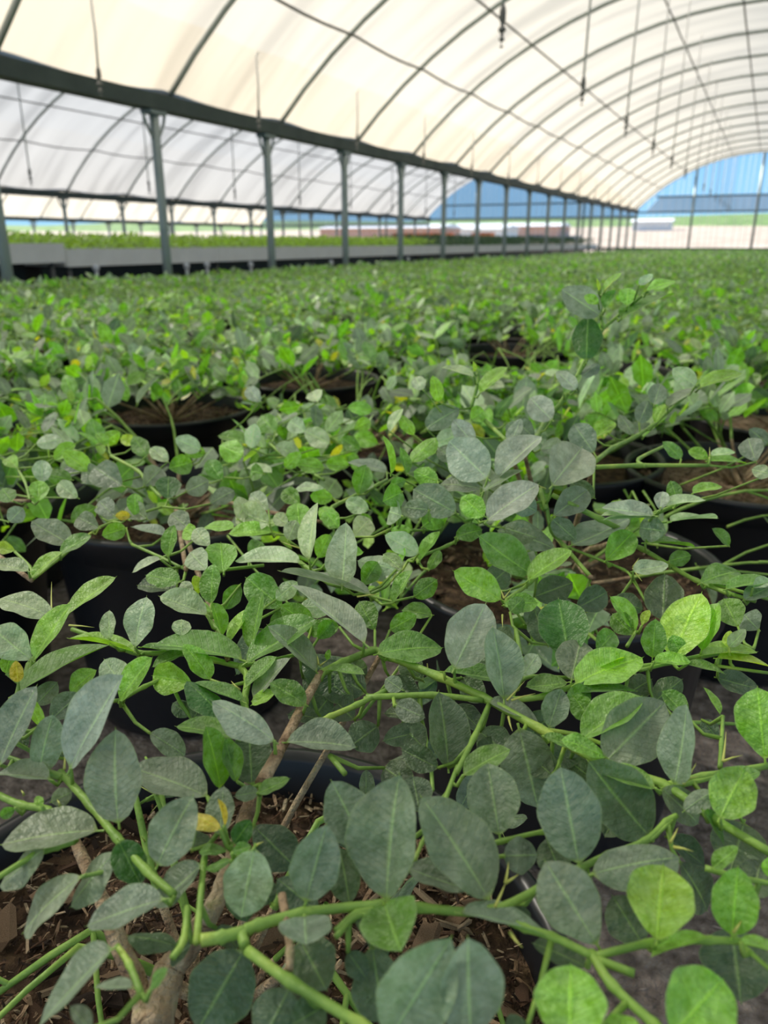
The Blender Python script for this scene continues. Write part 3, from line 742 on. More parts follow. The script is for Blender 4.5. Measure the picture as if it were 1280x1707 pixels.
# leaves of the near plants, each with its own place: base x,y, tip x,y, breadth, colour (twice-enlarged picture tiles)
TILE = {'3': (0, 420), '4': (640, 420), '5': (0, 850), '6': (640, 850), '7': (0, 1227), '8': (640, 1227)}
LEAVES = {'8': """10,545,25,135,220,k 350,545,140,195,215,k 650,425,590,112,215,k 710,695,548,435,205,k 910,680,932,418,225,Y 1160,665,1180,438,150,L
385,330,345,88,180,k 120,255,95,128,115,d 450,-25,515,245,190,k 885,335,668,88,200,d 740,85,945,-124,200,k 905,175,690,100,75,g
695,460,980,375,155,k 985,420,1110,590,120,d 925,175,1055,290,100,k 1120,275,1210,95,155,l 1065,250,1150,362,50,g 1200,290,1150,470,170,d 945,340,1075,430,90,d
620,1035,622,755,245,L 960,1000,1140,800,240,L 0,560,48,693,200,g 255,590,548,630,78,k 290,1000,265,660,205,k 20,1010,210,695,240,k 675,770,500,680,85,d
1080,670,890,722,55,l 1160,640,1190,880,220,d 80,440,285,530,95,k 400,400,530,395,120,k 1190,690,1310,702,36,l 265,130,415,35,80,g
790,1020,800,925,110,l 1310,440,1250,435,62,L 600,480,540,340,120,d 860,690,760,530,150,d 1095,440,1185,375,60,g 560,130,480,60,90,d 1230,540,1260,400,130,d
40,340,10,240,90,d 960,1060,1090,1000,130,d 440,560,475,640,60,d 1100,180,1250,110,60,g 780,250,740,330,100,d 1000,250,1090,180,70,k 700,560,620,480,110,d 480,960,420,1040,120,d""",
'7': """395,290,360,-14,172,k 325,315,5,330,115,k 165,145,-20,110,85,k 150,375,-20,490,90,k 690,200,440,90,135,k 735,172,698,-32,95,G 840,162,830,-22,145,d 790,150,738,10,60,g
525,430,625,205,150,k 735,330,740,168,95,k 735,310,625,242,60,o 747,300,737,208,17,o 395,350,470,495,110,H 848,375,800,622,165,p 670,430,530,572,82,k
545,545,285,617,115,k 380,390,215,558,100,k 270,470,40,630,115,k 375,710,118,952,115,k 590,700,430,645,75,d 440,840,315,830,45,k 812,715,655,990,225,d
965,840,880,1010,170,d 845,300,978,430,140,d 800,440,835,620,110,d 1020,550,1085,305,168,k 1215,365,1105,150,165,k 1165,560,1140,375,115,d
1015,600,1022,715,172,k 1060,590,930,470,110,d 1000,680,1085,840,165,d 1160,720,1222,810,80,d 1180,610,1300,745,90,d 860,190,968,150,52,g 862,185,785,202,50,k
755,385,665,370,40,g 770,415,680,430,36,g 775,390,835,365,36,g 780,360,835,280,70,H 500,850,545,770,36,g 640,690,560,760,60,d 50,240,0,270,40,g 140,235,120,200,30,l
1240,700,1280,960,180,d 640,380,660,300,110,d 500,-10,620,60,80,k 90,40,30,-60,70,d 170,220,240,185,60,k 1080,900,980,960,120,d 720,640,800,700,60,d
300,980,240,900,60,k -10,40,60,-60,70,k 905,560,860,470,80,d""",
'5': """185,365,8,268,92,p 105,500,-40,385,120,p 115,500,225,310,62,l 230,345,378,218,46,l 50,615,340,424,78,g 450,458,472,290,98,p 365,432,360,335,52,p 450,475,238,400,26,l
470,458,610,470,28,g 690,350,535,282,76,p 640,290,605,235,46,p 660,280,650,218,36,y 705,312,705,178,70,g 705,340,632,278,36,l 740,420,712,308,42,g 605,420,605,357,64,p
730,432,640,395,46,g 805,500,522,415,72,g 840,470,865,272,50,g 765,440,830,315,46,l 820,510,1045,355,76,g 700,565,622,438,80,L 640,578,503,552,110,l 615,480,505,512,32,g
810,640,645,568,52,g 750,700,633,555,92,H 915,770,725,618,108,S 790,765,595,700,56,g 845,630,952,485,62,k 820,590,915,485,40,g 840,650,915,602,42,l 1020,650,903,572,82,g
1055,540,912,372,62,k 1215,445,978,235,92,S 1140,255,1165,45,115,p 1030,165,1040,-25,68,p 1000,178,785,145,52,p 745,208,735,100,105,L 690,200,622,130,85,p 905,75,763,65,46,L
780,60,675,45,46,L 1320,200,1192,160,78,p 1060,160,1100,80,66,L 1235,285,940,188,46,k 940,325,818,225,112,g 1040,390,940,320,85,g 600,240,480,208,76,g 590,270,458,245,60,d
535,165,437,198,24,p 560,155,575,50,50,g 235,115,108,48,82,k 95,205,-30,170,52,p 105,225,195,135,42,l 200,145,300,82,42,g 50,135,-10,120,46,y 550,85,437,50,42,k
235,860,392,550,150,S 0,850,108,585,92,k 130,880,158,690,105,k 135,720,98,618,46,l 170,700,265,610,82,k 400,635,498,490,62,l 420,600,345,495,96,p 235,610,312,532,56,l
120,650,190,575,70,k 60,575,55,502,46,o 20,545,40,465,55,l 955,775,1185,768,88,k 1085,535,1215,540,24,g 1090,500,1100,465,22,l 1250,400,1195,300,82,g 1220,610,1010,480,150,d
1075,700,960,665,60,d 215,830,145,740,70,d 635,685,570,640,60,d 1130,390,1020,400,70,g 980,330,905,420,60,g 880,400,770,540,60,d 1100,160,1210,130,50,L 1210,250,1260,170,70,g
1000,320,1100,330,70,p 800,250,750,330,60,g 920,300,990,240,60,p 1060,430,1110,370,60,g 640,700,700,620,90,d 1180,640,1080,560,100,d 1100,620,1040,700,90,d
700,120,640,60,60,p 830,160,880,100,70,g 1180,90,1240,20,80,p 1130,60,1080,0,60,L 960,100,990,30,60,p 870,30,830,-30,60,p 1180,700,1120,640,110,d 1260,720,1180,780,110,d 1130,560,1230,520,90,d 1010,560,1080,610,80,d 330,60,250,20,70,k 420,60,340,85,60,g 490,30,420,-20,70,k 630,60,560,5,75,k 320,-10,240,40,70,g 660,90,600,60,60,l 380,20,320,-40,70,k""",
'6': """235,530,340,310,170,S 400,630,375,388,142,k 488,212,308,98,108,g 570,130,393,45,92,k 625,118,815,48,90,k 740,168,832,72,95,L 480,235,620,128,62,l 390,298,228,214,95,l
400,318,512,300,68,L 830,205,942,190,58,p 870,110,1038,105,32,g 950,170,1030,150,56,g 1055,245,1192,180,85,g 1140,265,1290,225,38,g 620,500,580,288,172,H 625,568,660,418,142,k
640,580,858,460,122,L 640,610,840,582,58,H 700,535,800,480,30,y 965,492,1045,265,145,Y 895,492,905,368,82,g 1060,468,1110,308,88,l 840,400,768,285,48,l 860,385,878,332,30,y
710,475,772,402,78,g 830,415,760,345,76,g 930,370,935,225,130,d 1135,460,1150,400,34,y 1150,458,1207,402,46,p 1060,485,1242,462,40,l 900,505,1022,500,40,L 1110,495,1290,505,40,y
1010,515,1140,535,36,g 1270,830,1245,590,168,L 660,765,855,612,132,g 550,725,592,596,92,k 690,700,630,620,80,g 1010,690,930,602,62,g 970,915,1030,650,132,k
1120,680,1070,590,30,l 1110,560,1240,600,80,d 350,640,520,692,62,k 610,575,475,602,52,g 200,540,405,560,42,g 740,825,607,748,58,L 530,755,630,787,32,g 215,860,195,608,150,d
240,650,332,752,70,d 130,740,0,762,82,d 110,690,0,670,60,d 460,555,515,478,66,p 500,290,620,245,100,d 640,330,750,270,90,d 545,450,500,330,90,d -20,480,195,432,98,G
115,145,0,90,72,p 60,200,0,150,60,p 1180,390,1130,290,100,g 850,60,945,72,88,k 900,20,725,10,42,p 90,68,22,65,42,L 1250,400,1190,340,90,k 45,200,75,130,30,L
120,170,180,68,34,L 30,310,90,200,50,g 100,290,180,230,70,g 160,350,60,330,60,g 330,270,420,190,90,d 760,300,860,330,80,d 440,470,360,420,110,d 60,600,0,560,60,k
900,640,1000,560,90,d 1060,700,1110,760,60,d 600,640,700,600,80,g 800,620,900,560,80,d 1000,500,960,420,60,g 180,860,60,800,90,d 560,860,640,760,110,d 1200,300,1290,250,60,k
20,400,110,350,70,g 150,200,180,130,40,g 240,90,330,60,60,g 420,340,470,290,60,g 1230,260,1290,230,40,p 470,380,540,330,90,d 340,540,260,470,110,d 1150,120,1100,60,40,g 60,720,140,800,105,d 20,560,110,640,95,d 130,570,60,490,90,d 320,740,420,820,120,d 260,560,330,640,85,d 0,860,90,920,110,d 560,680,480,760,95,d 40,650,130,690,80,k 380,760,330,860,100,d 620,840,700,900,90,d""",
'4': """675,362,680,208,102,H 722,210,590,130,95,k 715,172,668,145,34,l 810,178,815,108,62,L 875,130,967,80,40,L 850,110,895,78,32,p 790,222,960,118,62,g 735,130,788,66,22,l 738,190,765,122,34,g
715,130,710,88,14,y 655,420,715,362,44,k 640,460,578,392,55,S 600,472,660,415,38,g 560,560,480,480,90,S 560,780,665,645,165,S 700,670,630,570,90,k 345,755,225,640,150,S 380,755,512,600,80,S
345,895,510,765,110,S 330,800,455,715,46,k 565,880,682,790,95,k 325,790,190,755,62,k 240,870,95,790,115,k 335,880,253,812,82,L 130,915,218,850,85,L 180,765,95,730,66,L
90,700,168,608,60,L 900,880,728,845,62,S 895,886,730,885,26,p 980,832,955,762,50,g 920,860,930,797,50,S 1030,805,1125,775,32,l 930,850,1070,818,30,p 955,900,1110,868,30,p
22,740,12,610,22,l 75,740,60,650,34,g 140,590,247,512,78,k 850,570,885,490,60,k 900,510,925,430,62,k 905,570,935,505,40,l 1040,445,960,392,60,p 1055,452,1190,396,42,l 945,518,1062,436,42,k
830,610,790,537,44,k 990,690,935,628,46,g 1080,690,1015,660,40,l 1080,697,1212,690,40,L 1090,680,1170,662,26,p 300,415,195,380,32,p 320,470,405,378,46,l 300,400,300,365,16,y
410,570,480,640,60,k 60,800,0,830,80,g 560,890,640,960,70,k 400,920,500,950,80,k 290,560,340,520,60,l 260,600,180,640,70,p 420,640,460,560,50,S 520,660,600,640,60,k 100,610,60,540,44,l
20,600,60,520,40,p 130,460,100,410,50,p 180,500,170,410,50,l 420,820,500,860,80,k 500,620,440,560,60,k 700,620,770,560,50,l 640,700,580,640,60,k 1240,700,1210,610,80,k 1290,740,1225,725,50,p 1280,640,1220,590,50,k
150,860,60,850,70,k 240,700,180,650,60,k 300,640,230,560,70,S 20,780,70,760,40,g 60,880,0,860,90,p 700,820,620,770,60,d 740,600,700,570,40,l""",
'3': """810,680,720,642,82,L 670,660,590,625,62,p 685,670,615,668,44,L 835,640,730,602,40,g 835,655,850,572,55,p 1080,720,990,712,52,L 1165,712,1085,705,50,L 1195,810,1220,708,70,g 1290,735,1160,695,48,k
560,825,562,742,85,H 640,700,568,720,70,g 450,880,450,800,55,L 435,880,385,880,32,o 790,890,830,822,80,p 900,905,780,865,110,p 1000,920,990,825,85,L 960,910,912,875,50,p
1110,820,1030,812,52,L 1080,790,985,775,35,p 895,860,830,800,62,p 140,770,140,690,62,p 130,830,130,758,64,L 300,730,210,672,60,l 410,780,305,712,100,k 490,680,440,610,60,g
1000,690,920,640,50,p 1020,600,960,560,60,p 920,600,860,540,70,g 1060,500,1040,460,60,p 870,500,820,450,50,S 1180,590,1240,560,50,l 1240,530,1160,512,50,L 1260,640,1180,610,60,L
740,760,690,690,60,g 560,700,500,650,50,p 480,780,540,720,80,k 620,800,700,760,70,k 340,760,260,720,70,k 260,820,190,770,60,p 60,720,20,680,50,l 120,640,200,620,50,p 40,830,0,780,60,g
700,840,780,790,60,k 1100,640,1020,600,70,p 1200,660,1140,620,50,g 880,740,830,730,60,g 1000,840,940,790,60,g 1250,780,1190,760,60,p 950,720,1000,670,50,l 340,640,400,600,50,l 30,900,80,850,60,k
180,690,250,640,50,l 460,640,400,620,40,y 360,640,320,600,34,l 240,760,150,740,60,g 1230,860,1150,830,60,p 1120,900,1060,850,60,L 1180,930,1240,880,60,g"""}
# stems: points, then radius in mm at both ends and g(reen) or b(ark)
STEMS = {'8': ["-465,700 -455,645 -270,590 0,562 120,572 350,582 540,495 655,440 750,395 870,350 940,285 975,265;2.6,1.6,g", "700,735 890,690 1080,680 1240,688 1300,690;1.9,1.6,g",
 "690,720 760,830 900,960 960,1010;2.2,2.0,g", "700,742 835,792;2.0,1.9,g", "380,600 470,640 560,668 700,735;1.9,1.9,g", "960,172 1130,130 1290,98;1.6,1.3,g", "1160,660 1220,720 1300,790;1.2,1.0,g",
 "1070,440 1180,470 1300,495;1.7,1.4,g", "110,430 185,405 395,350 530,320 620,330;1.5,1.2,g", "100,420 125,360 150,300;1.2,1.0,g", "190,250 245,100;1.6,1.3,g", "-160,670 -90,600 0,600;1.5,1.3,g", "885,350 960,280;1.3,1.1,g"],
'7': ["520,980 560,800 600,740 690,620,-.31;7.0,5.5,b", "690,620 755,470 800,330 830,240 870,160,-.29;4.0,3.4,b", "870,160 950,16 1010,-104 1070,-209;2.9,2.4,b", "480,980 470,860 400,700 345,560 290,440 250,350,-.31;4.8,2.6,b",
 "470,860 430,760 390,700;1.6,1.4,g", "250,350 190,370 110,400 -20,480;1.9,1.5,g", "250,350 160,250 70,230 -20,190;2.4,2.0,g", "200,120 300,230 390,340 490,450 580,530;2.3,2.1,g", "150,110 110,100 0,60;1.6,1.4,g",
 "625,570 612,680 575,740;1.6,1.7,g", "670,680 740,670 815,650;3.0,2.8,g", "815,650 860,630 1010,590;2.8,2.6,g", "825,715 970,820 1200,960 1260,1000;2.5,2.3,g", "1120,650 1190,590 1280,575;1.7,1.5,g", "655,690 680,420 690,370;1.8,1.2,g", "780,400 745,300;1.0,.8,g",
 "940,530 965,680 965,780;1.6,1.4,b"],
'5': ["1070,545 1140,510 1240,470 1270,475;2.4,2.2,g", "240,398 330,430 450,475 600,478 710,500 800,522;1.5,1.9,g", "800,522 825,560 815,640 830,700;2.0,2.0,g", "800,520 870,510 1000,480;1.6,1.3,g", "690,350 745,435 760,500;1.4,1.5,g",
 "745,200 880,185;1.4,1.3,g", "1000,175 1100,245 1180,262 1240,290;1.8,1.5,g", "1040,722 1100,690 1190,650 1290,600;1.7,1.5,g", "95,515 130,470 170,380 235,310;1.7,1.1,g", "95,515 60,640 20,760;1.7,1.7,g", "140,870 210,892;1.9,1.9,g",
 "400,635 480,590 560,555;1.3,1.2,g", "440,115 540,160 620,200;1.3,1.1,g", "105,235 200,160 330,60 440,20;1.3,1.1,g", "50,140 100,190 105,230;1.2,1.0,g", "905,80 980,90 1040,130;1.2,1.0,g", "1100,820 1150,880;1.4,1.4,g"],
'6': ["-10,480 20,490 180,555 330,625 520,730 740,850 930,915 1100,1030 1300,1150;2.6,2.0,g", "-60,625 160,618 330,635;1.9,1.7,g", "80,170 210,120 260,85 300,20;1.5,1.2,g", "590,115 690,155 800,200 830,230;1.3,1.0,g", "410,298 490,240 590,130;1.5,1.4,g",
 "540,-20 560,70 600,120 690,225;1.8,1.8,g", "780,100 860,130 960,190 1040,235 1140,275 1240,305;2.1,1.6,g", "1040,235 1150,262 1290,300;1.6,1.3,g", "400,635 540,620 700,560 850,525 1050,490 1230,465;1.9,1.3,g", "850,535 1000,510 1290,545;1.3,1.0,g", "810,455 840,405;1.3,1.0,g",
 "1120,860 1125,780 1130,690;1.3,1.0,g", "240,880 300,760 350,650;1.5,1.5,g", "520,730 640,750 740,785;1.3,1.1,g", "420,640 470,560 620,560;1.2,1.2,g", "440,400 455,480;1.6,1.5,g", "30,60 100,68 190,65;1.2,1.0,g", "940,920 1060,890 1300,850;2.0,1.7,g"],
'4': ["720,110 722,190 728,255;1.0,1.3,g", "728,258 790,205 880,130;1.4,1.0,g", "728,258 665,375 600,490 540,565 470,680;1.5,2.0,g", "700,702 760,655 830,620 900,575 950,530 1050,440;1.7,1.1,g", "700,718 850,712 1080,712;1.6,1.2,g", "410,632 350,575 290,522;1.6,1.5,g",
 "290,522 315,425 302,375;1.4,1.0,g", "540,860 520,790;1.5,1.4,g", "640,850 720,890 800,930;1.7,1.6,g", "560,810 640,850;1.4,1.5,g", "870,715 850,690 950,640;1.2,1.1,g", "880,880 960,850 1030,815;1.4,1.0,g"],
'3': ["370,680 460,730 490,770 540,820;1.6,1.4,g", "1080,760 960,690 900,640;1.4,1.2,g", "1290,760 1190,810 1110,850 1070,900;1.6,1.4,g", "360,900 440,880 540,850;1.3,1.0,g", "40,700 80,760 100,830;1.2,1.0,g"]}
THORNS = {'7': "215,60,168,-8 215,60,268,-5 215,110,215,60 200,235,190,212 80,200,70,180 640,385,630,372 845,372,880,352", '5': "172,345,172,240 170,330,80,285 230,385,315,392 1010,140,1012,65 1005,130,935,105 1062,515,1055,480 1065,520,1092,500 800,600,770,570 865,470,860,420 1190,290,1270,280",
'8': "370,570,405,490 405,490,415,420 405,490,450,460 1165,655,1195,610 1195,610,1190,490 1195,610,1258,570 420,655,462,706 955,355,980,305 965,370,1032,385 1000,160,1040,90",
'6': "1130,838,1140,740 1130,838,1195,818 410,635,470,570 425,635,505,612 400,295,380,250 400,295,425,262 395,350,396,392 60,170,20,250 60,170,66,246 1000,900,1040,850 1000,902,1055,888 590,120,570,95 830,190,850,160 830,195,860,238 640,530,655,490 750,500,745,470 415,690,428,738",
'4': "330,760,345,740 330,760,305,745 565,770,580,750 1085,690,1085,650 350,880,360,860 540,790,510,775 735,130,770,90"}
def zref(py):
    t = min(1, max(0, (py - 800) / 150)); t = t * t * (3 - 2 * t)
    return -.20 - .05 * t
def point(tile, x, y, z=None, push=1.0):
    ox, oy = TILE[tile]; px, py = ox + x / 2, oy + y / 2
    a = ray(px, py)
    zr = z if z is not None else (zref(py) if tile in '46' else -.25)
    d = zr / min(a.z, -.05)
    if tile in '46': cap = .86
    else: cap = 1.12
    d = min(d, cap) * push
    return EYE + a * d, d
def owner(tile, x, y):
    ox, oy = TILE[tile]; px, py = ox + x / 2, oy + y / 2
    if tile == '4' or (tile == '6' and py < 1010): return 1
    if tile == '3': return 2 if px > 300 else 3
    if tile == '5' and py < 1230: return (2 if px > 200 else 3) if py < 1045 else 0
    return 0
TR = random.Random(42)
stem_pts = []
for tile, lst in STEMS.items():
    for s in lst:
        body, par_ = s.split(';'); r0, r1, kind = par_.split(','); z = None
        toks = body.split()
        last = toks[-1].split(',')
        if len(last) == 3: z = float(last[2]); toks[-1] = ','.join(last[:2])
        P0 = [tuple(float(v) for v in t.split(',')) for t in toks]
        ow = owner(tile, *P0[len(P0) // 2]); root = plants[ow]
        pts = []
        for (x, y) in P0:
            zz = z
            if z is not None and y > 600: zz = z - .02 * min(1, (y - 600) / 250)
            pts.append(point(tile, x, y, zz, 1.012)[0])
        sp_ = smooth_line(pts, 5); fk = {'4': .0015, '3': .0013, '5': .00105, '6': .0010}.get(tile, .00082) if kind == 'g' else .00115; r0 = float(r0) * fk; r1 = float(r1) * fk; n = len(sp_)
        rad = []
        for i in range(n):
            rr = r0 + (r1 - r0) * i / (n - 1)
            if kind == 'g' and i % 5 == 0 and 0 < i < n - 1: rr *= 1.28
            if kind == 'b': rr *= 1 + .10 * TR.uniform(-1, 1)
            rad.append(rr)
        mb = MB().tube([p - root.location for p in sp_], rad, 9)
        build(mb, 'stem' if kind == 'g' else 'woody_stem', M_stem if kind == 'g' else M_bark, root)
        for p in sp_: stem_pts.append((p, ow))
        # join long stems to the crown of their plant
        if r0 > .0022 and kind == 'g' and tile in '56':
            pass
# crowns: woody stems rising from the soil to the traced stems of every near plant
def rise(ow, targets, r0, r1, mat, name):
    root = plants[ow]; O = Vector((0, 0, POTH - .04))
    for t in targets:
        q = t - root.location
        b = O + Vector((TR.uniform(-.02, .02), TR.uniform(-.02, .02), 0))
        m1 = b.lerp(q, .35) + Vector((0, 0, .03)); m2 = b.lerp(q, .75) + Vector((0, 0, .012))
        build(MB().tube(smooth_line([b, m1, m2, q], 5), [r0 + (r1 - r0) * i / 15 for i in range(16)], 8), name, mat, root)
rise(1, [point('4', 470, 680)[0], point('4', 700, 712)[0], point('4', 410, 632)[0], point('6', 690, 225)[0], point('6', 780, 100)[0]], .0045, .002, M_bark, 'woody_stem')
rise(2, [point('5', 620, 200)[0], point('3', 1070, 900)[0], point('3', 540, 820)[0], point('5', 760, 500)[0]], .004, .0018, M_bark, 'woody_stem')
rise(3, [point('5', 105, 235)[0], point('3', 100, 830)[0]], .004, .0018, M_bark, 'woody_stem')
rise(0, [point('6', -10, 480, None, 1.06)[0], point('5', 830, 700, None, 1.06)[0]], .0026, .0018, M_bark, 'woody_stem')
for tile, txt in LEAVES.items():
    for tok in txt.split():
        q = tok.split(','); bx, by, tx, ty, wd = (float(v) for v in q[:5]); c = q[5]
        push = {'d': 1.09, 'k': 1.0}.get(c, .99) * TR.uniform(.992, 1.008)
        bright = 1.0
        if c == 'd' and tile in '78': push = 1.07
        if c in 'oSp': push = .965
        ow = owner(tile, (bx + tx) / 2, (by + ty) / 2); root = plants[ow]
        B, d0 = point(tile, bx, by, None, push)
        ox, oy = TILE[tile]
        dT = d0
        Lp = math.hypot(tx - bx, ty - by) / 2; wp = wd / 2
        ratio = .66
        mpx = ray(ox + tx / 2, oy + ty / 2); bpx = ray(ox + bx / 2, oy + by / 2)
        up = ty < by
        want = wp / ratio
        if want > Lp: off_ = math.sqrt(want ** 2 - Lp ** 2) * d0 / F * (1 if up else -1) * .8
        else: off_ = Lp * d0 / F * TR.uniform(-.12, .35) * (1 if up else -1)
        off_ = max(-.035, min(.035, off_))
        T = EYE + mpx * (d0 + off_)
        view = (EYE - (B + T) / 2).normalized(); ax = (T - B).normalized()
        nrm = (view - ax * view.dot(ax)).normalized()
        q_ = min(1, (wp / max(Lp, 1)) / ratio)
        roll = math.acos(max(.12, q_)) if q_ < .97 else TR.uniform(-.2, .2)
        if q_ < .97:
            n1 = nrm.copy(); n1.rotate(Matrix.Rotation(roll, 3, ax)); n2 = nrm.copy(); n2.rotate(Matrix.Rotation(-roll, 3, ax))
            nrm = n1 if n1.z > n2.z else n2
        wtrue = wp * d0 / F / max(.3, math.cos(roll) if q_ < .97 else 1)
        wtrue = min(wtrue, (T - B).length * .95)
        cc = {'L': (.25, .62, .02), 'Y': (.42, .76, .035), 'G': (.14, .38, .025), 'H': (.06, .21, .025), 'S': (.44, .53, .39)}.get(c, COLS.get(c))  # S: leaf sheen painted in as a paler grey-green
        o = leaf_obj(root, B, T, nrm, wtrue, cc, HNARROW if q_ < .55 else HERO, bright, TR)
        # twig to the nearest stem when the stalk ends in the open
        best = min(stem_pts, key=lambda s_: (s_[0] - B).length)
        dist = (best[0] - B).length
        if dist > .006:
            if dist < .05: E_ = best[0]
            else:
                E_ = B + (root.location + Vector((0, 0, CZ - .40)) - B) * .35
            mid_ = B.lerp(E_, .5) - Vector((0, 0, .004))
            build(MB().tube([(B - root.location), (mid_ - root.location), (E_ - root.location)], [.0009, .0011, .0014], 5), 'twig', M_stem, root)
for tile, txt in THORNS.items():
    for tok in txt.split():
        a_, b_, c_, d_ = (float(v) for v in tok.split(','))
        add_thorn(plants[owner(tile, a_, b_)], point(tile, a_, b_, None, .985)[0], point(tile, c_, d_, None, .975)[0])

# procedural leaves of the near plants ------------------------------
for i, (x, y, sd_, lab) in enumerate(NEAR):
    root = plants[i]; O = Vector((x, y, POTH - .035))
    r = random.Random(500 + sd_)
    hi = {0: .10, 1: .15}.get(i, .19); nb = {0: 9, 1: 13, 3: 12}.get(i, 13)
    br, lv, th = grow(100 + sd_, nb, {0: .28, 1: .36}.get(i, .40), hi, .5, {0: .044, 1: .050}.get(i, .060))
    r.shuffle(lv)
    have = sum(1 for c_ in root.children if c_.name.startswith('leaf'))
    cnt = 0; lim = max(0, 292 - have)
    if i == 0: lim = min(lim, 150)
    spare = []
    for (p, d, nrm, L, age) in lv:
        q = O + p; c = q + d * L * .5
        if blocked(c) or blocked(q + d * L): continue
        if i == 0 and c.z > CZ - .29: continue
        if i == 1 and proj(c)[2] < .68: continue
        if cnt >= lim:
            if i: spare.append((p, d, nrm, L, age))
            continue
        col = age_col(age, r)
        if i == 0: col = tuple(v_ * .9 for v_ in (COLS['k'] if r.random() < .5 else COLS['d']))
        leaf_obj(root, q, q + d * L, nrm, L * r.uniform(.5, .64), col, HERO if math.hypot(x, y) < 1.3 else MIDL + HERO[:1], r=r)
        cnt += 1
    if spare:
        tag(obj('foliage', foliage_mesh(spare[:260], 60 + i), root, (0, 0, POTH - .035)), kind='stuff')
    kept = []
    for b in br:
        pts = b[0]; k = len(pts)
        while k > 2 and (blocked(O + pts[k - 1]) or (i == 0 and (O + pts[k - 1]).z > CZ - .28)): k -= 1
        if k > 2: kept.append((pts[:k], b[1], b[2], b[3]))
    g, b = stems_mesh(kept, 6)
    if g.v: build(g, 'stem', M_stem, root, loc=(0, 0, POTH - .035))
    if b.v: build(b, 'woody_stem', M_bark, root, loc=(0, 0, POTH - .035))
    for (p, q) in th[:30]:
        if not blocked(O + p): add_thorn(root, O + p, O + q)

# bark mulch -------------------------------------------------------
def chips(mb, n, cx, cy, rad, z, size, r, flat=.5, wide=1.0):
    for _ in range(n):
        a = r.uniform(0, 6.283); q = rad * math.sqrt(r.random())
        c = Vector((cx + q * math.cos(a), cy + q * math.sin(a), z + r.uniform(0, .012)))
        L = size * r.uniform(.4, 1.5)
        R_ = Matrix.Rotation(r.uniform(0, 6.28), 3, 'Z') @ Matrix.Rotation(r.uniform(-flat, flat), 3, 'Y') @ Matrix.Rotation(r.uniform(-.6, .6), 3, 'X')
        wd_ = r.uniform(.35, 1.0) * wide
        v = [(-1, -.15 * wd_, -.07), (-.8, .2 * wd_, -.08), (.8, .16 * wd_, -.07), (1.1, -.05 * wd_, -.08), (-.75, -.1 * wd_, .08), (-1.1, .1 * wd_, .06), (.9, .08 * wd_, .09), (.7, -.16 * wd_, .07)]
        v = [c + R_ @ Vector((a_ * L / 2 * r.uniform(.85, 1.1), b_ * L * r.uniform(.6, 1.2), c_ * L * .7)) for a_, b_, c_ in v]
        mb.add(v, [(0, 1, 2, 3), (4, 7, 6, 5), (0, 4, 5, 1), (1, 5, 6, 2), (2, 6, 7, 3), (3, 7, 4, 0)])
r = random.Random(77)
chip_me = []
for k in range(12):
    mb = MB(); chips(mb, 1, 0, 0, .0001, 0, 1.0, r, .1, 2.2); chip_me.append(mb.mesh('bark_chip', CHIPM[k % 4], False))
for i, n, m in ((0, 290, None), (1, 130, None), (4, 120, None), (5, 60, None), (2, 40, None)):
    root = plants[i]; so = [c for c in root.children if c.name.startswith('soil')][0]
    for k in range(n):
        a = r.uniform(0, 6.283); q = .20 * math.sqrt(r.random())
        x, y = q * math.cos(a), q * math.sin(a)
        o = obj('bark_chip', chip_me[r.randrange(12) if i != 4 else r.choice((1, 3, 5, 7, 9, 11))], so, (x, y, POTH - .034 + r.uniform(.0, .012)))
        s = r.uniform(.007, .021) if i != 4 else r.uniform(.008, .02); o.scale = (s, s, s); o.rotation_euler = (r.uniform(-.5, .5), r.uniform(-.4, .4), r.uniform(0, 6.28))
    for mi in range(4):
        mb = MB(); chips(mb, 1100 if i == 0 else 200, 0, 0, .212, POTH - .036, .009, r, .9)
        tag(build(mb, 'bark_crumbs', CHIPM[mi], so, False), kind='stuff')
# bits of bark and gravel on the ground between the near pots
mb = MB(); chips(mb, 900, .25, .7, .7, .0, .012, r)
o = build(mb, 'gravel', M_ground, None, False); tag(o, 'coarse brown-grey soil crumbs on the ground right of the nearest pot', 'soil', kind='stuff')

# ------------------------------------------------------------------ the rest of the field
variants = []
for k in range(7):
    br, lv, th = grow(900 + k, 11, .40, .20, .45, .054)
    random.Random(k).shuffle(lv); print('variant', len(lv)); lv = lv[:430]
    g, b = stems_mesh(br, 4)
    variants.append((foliage_mesh(lv, k), g.mesh('stem', M_stem), lv))
spots = []
r = random.Random(5)
row = 0; y = -.9
while y < END - .5:
    off = .26 if row % 2 else 0
    x = -4.62
    while x < 3.5:
        X = x + off + r.uniform(-.05, .05); Y = y + r.uniform(-.05, .05)
        px, py, d = proj((X, Y, CZ - .42))
        if d > .3 and -260 < px < 1560 + 60 and X < 1.4 + .02 * Y and all(math.hypot(X - a[0], Y - a[1]) > .46 for a in NEAR):
            if not (math.hypot(X, Y) < 1.2 and X > -.3) and not (Y < .6 and X > -.8) and not (Y < 1.5 and X > .1):
                spots.append((math.hypot(X, Y), X, Y))
        x += .52
    y += .47; row += 1
spots.sort()
nind = 300 - len(NEAR)
thin = 0
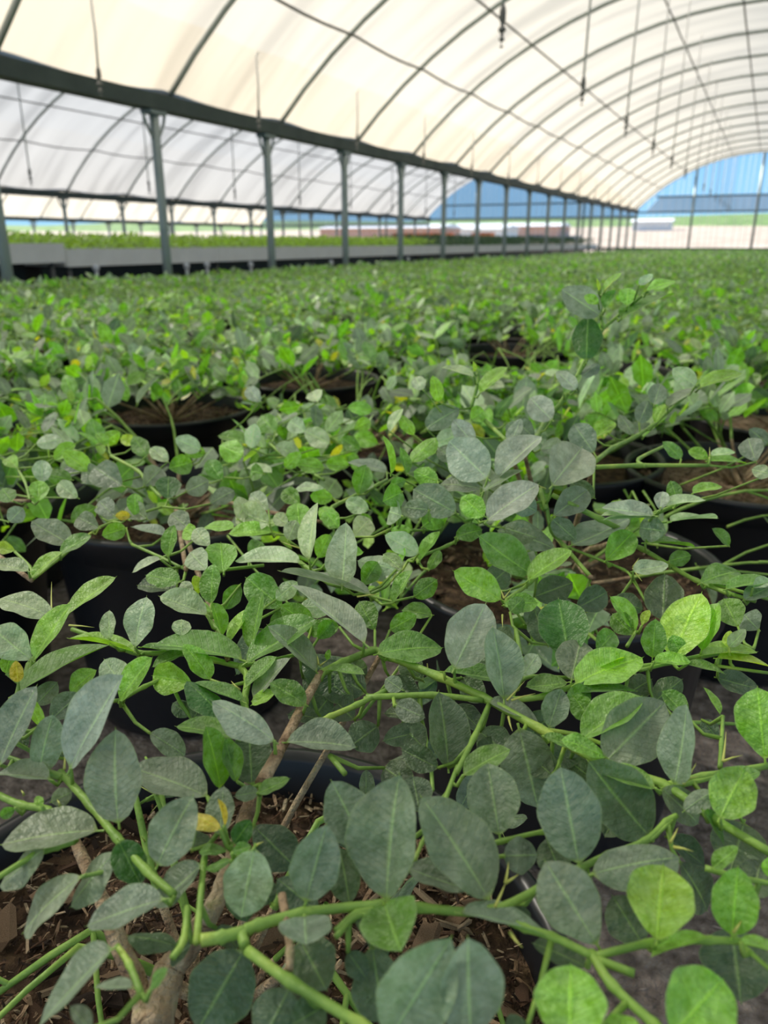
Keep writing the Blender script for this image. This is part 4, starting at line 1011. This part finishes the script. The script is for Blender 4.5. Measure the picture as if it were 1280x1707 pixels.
for k, (dd, X, Y) in enumerate(spots[:nind]):
    root = obj('potted_shrub', None, None, (X, Y, 0))
    px = proj((X, Y, CZ - .35))[0]
    tag(root, 'blurred leafy shrub in a black pot, in the packed rows behind the near plants', 'plant', GROUP)
    root.rotation_euler = (0, 0, r.uniform(0, 6.28))
    f_, s_, lv = variants[k % 7]
    sc = r.uniform(.92, 1.1); zz = POTH - .035
    obj('pot', pot_me if dd < 4 else pot_lo, root); obj('soil', soil_lo, root)
    if dd < 2.9:
        rr_ = random.Random(k); sub = lv[:]; rr_.shuffle(sub)
        ca, sa = math.cos(root.rotation_euler.z), math.sin(root.rotation_euler.z)
        for (p, d, nrm, L, age) in sub[:290]:
            wc = Vector((X + ca * p.x - sa * p.y, Y + sa * p.x + ca * p.y, zz + p.z))
            if blocked(wc): continue
            b0 = Vector((X, Y, zz)) + p
            leaf_obj(root, b0, b0 + d * L * 1.08, nrm, L * .60, age_col(age, rr_), MIDL, r=rr_)
    else:
        o = obj('foliage', f_, root, (0, 0, zz)); o.scale = (sc, sc, sc * r.uniform(.74, .94))
        tag(o, kind='stuff')
    obj('stem', s_, root, (0, 0, zz))
# everything beyond: one mass
rest = spots[nind:]
Vs, Fs, Cs, Us = [], [], [], []; off = 0
packs = []
for k in range(7):
    rr_ = random.Random(k); lv = variants[k][2][:]; rr_.shuffle(lv)
    V, Fq, C, U = foliage_arrays([(p, d, n_, L * 1.3, a_) for p, d, n_, L, a_ in lv[:120]], rr_, True)
    packs.append((np.array([tuple(v) for v in V]), np.array(Fq), np.array(C), np.array(U)))
for k, (dd, X, Y) in enumerate(rest):
    V, Fq, C, U = packs[k % 7]; a = r.uniform(0, 6.28); ca, sa = math.cos(a), math.sin(a)
    W = np.stack([V[:, 0] * ca - V[:, 1] * sa + X, V[:, 0] * sa + V[:, 1] * ca + Y, V[:, 2] * .88 + POTH - .035], 1)
    Vs.append(W); Fs.append(Fq + off); Cs.append(C); Us.append(U); off += len(V)
if rest:
    o = obj('shrub_field', attr_mesh('shrub_field', np.concatenate(Vs), np.concatenate(Fs), np.concatenate(Cs), M_fol, np.concatenate(Us)))
    tag(o, 'far green mass of small potted shrubs running to the end wall', 'plants', GROUP, 'stuff')
    mb = MB()
    for dd, X, Y in rest[:500]:
        mb.lathe([(.18, 0), (.23, POTH)], 8, (X, Y, 0))
    tag(build(mb, 'far_pots', M_pot), 'black pots under the far green mass of shrubs', 'pots', kind='stuff')
print('spots', len(spots), 'objects', len(bpy.data.objects))
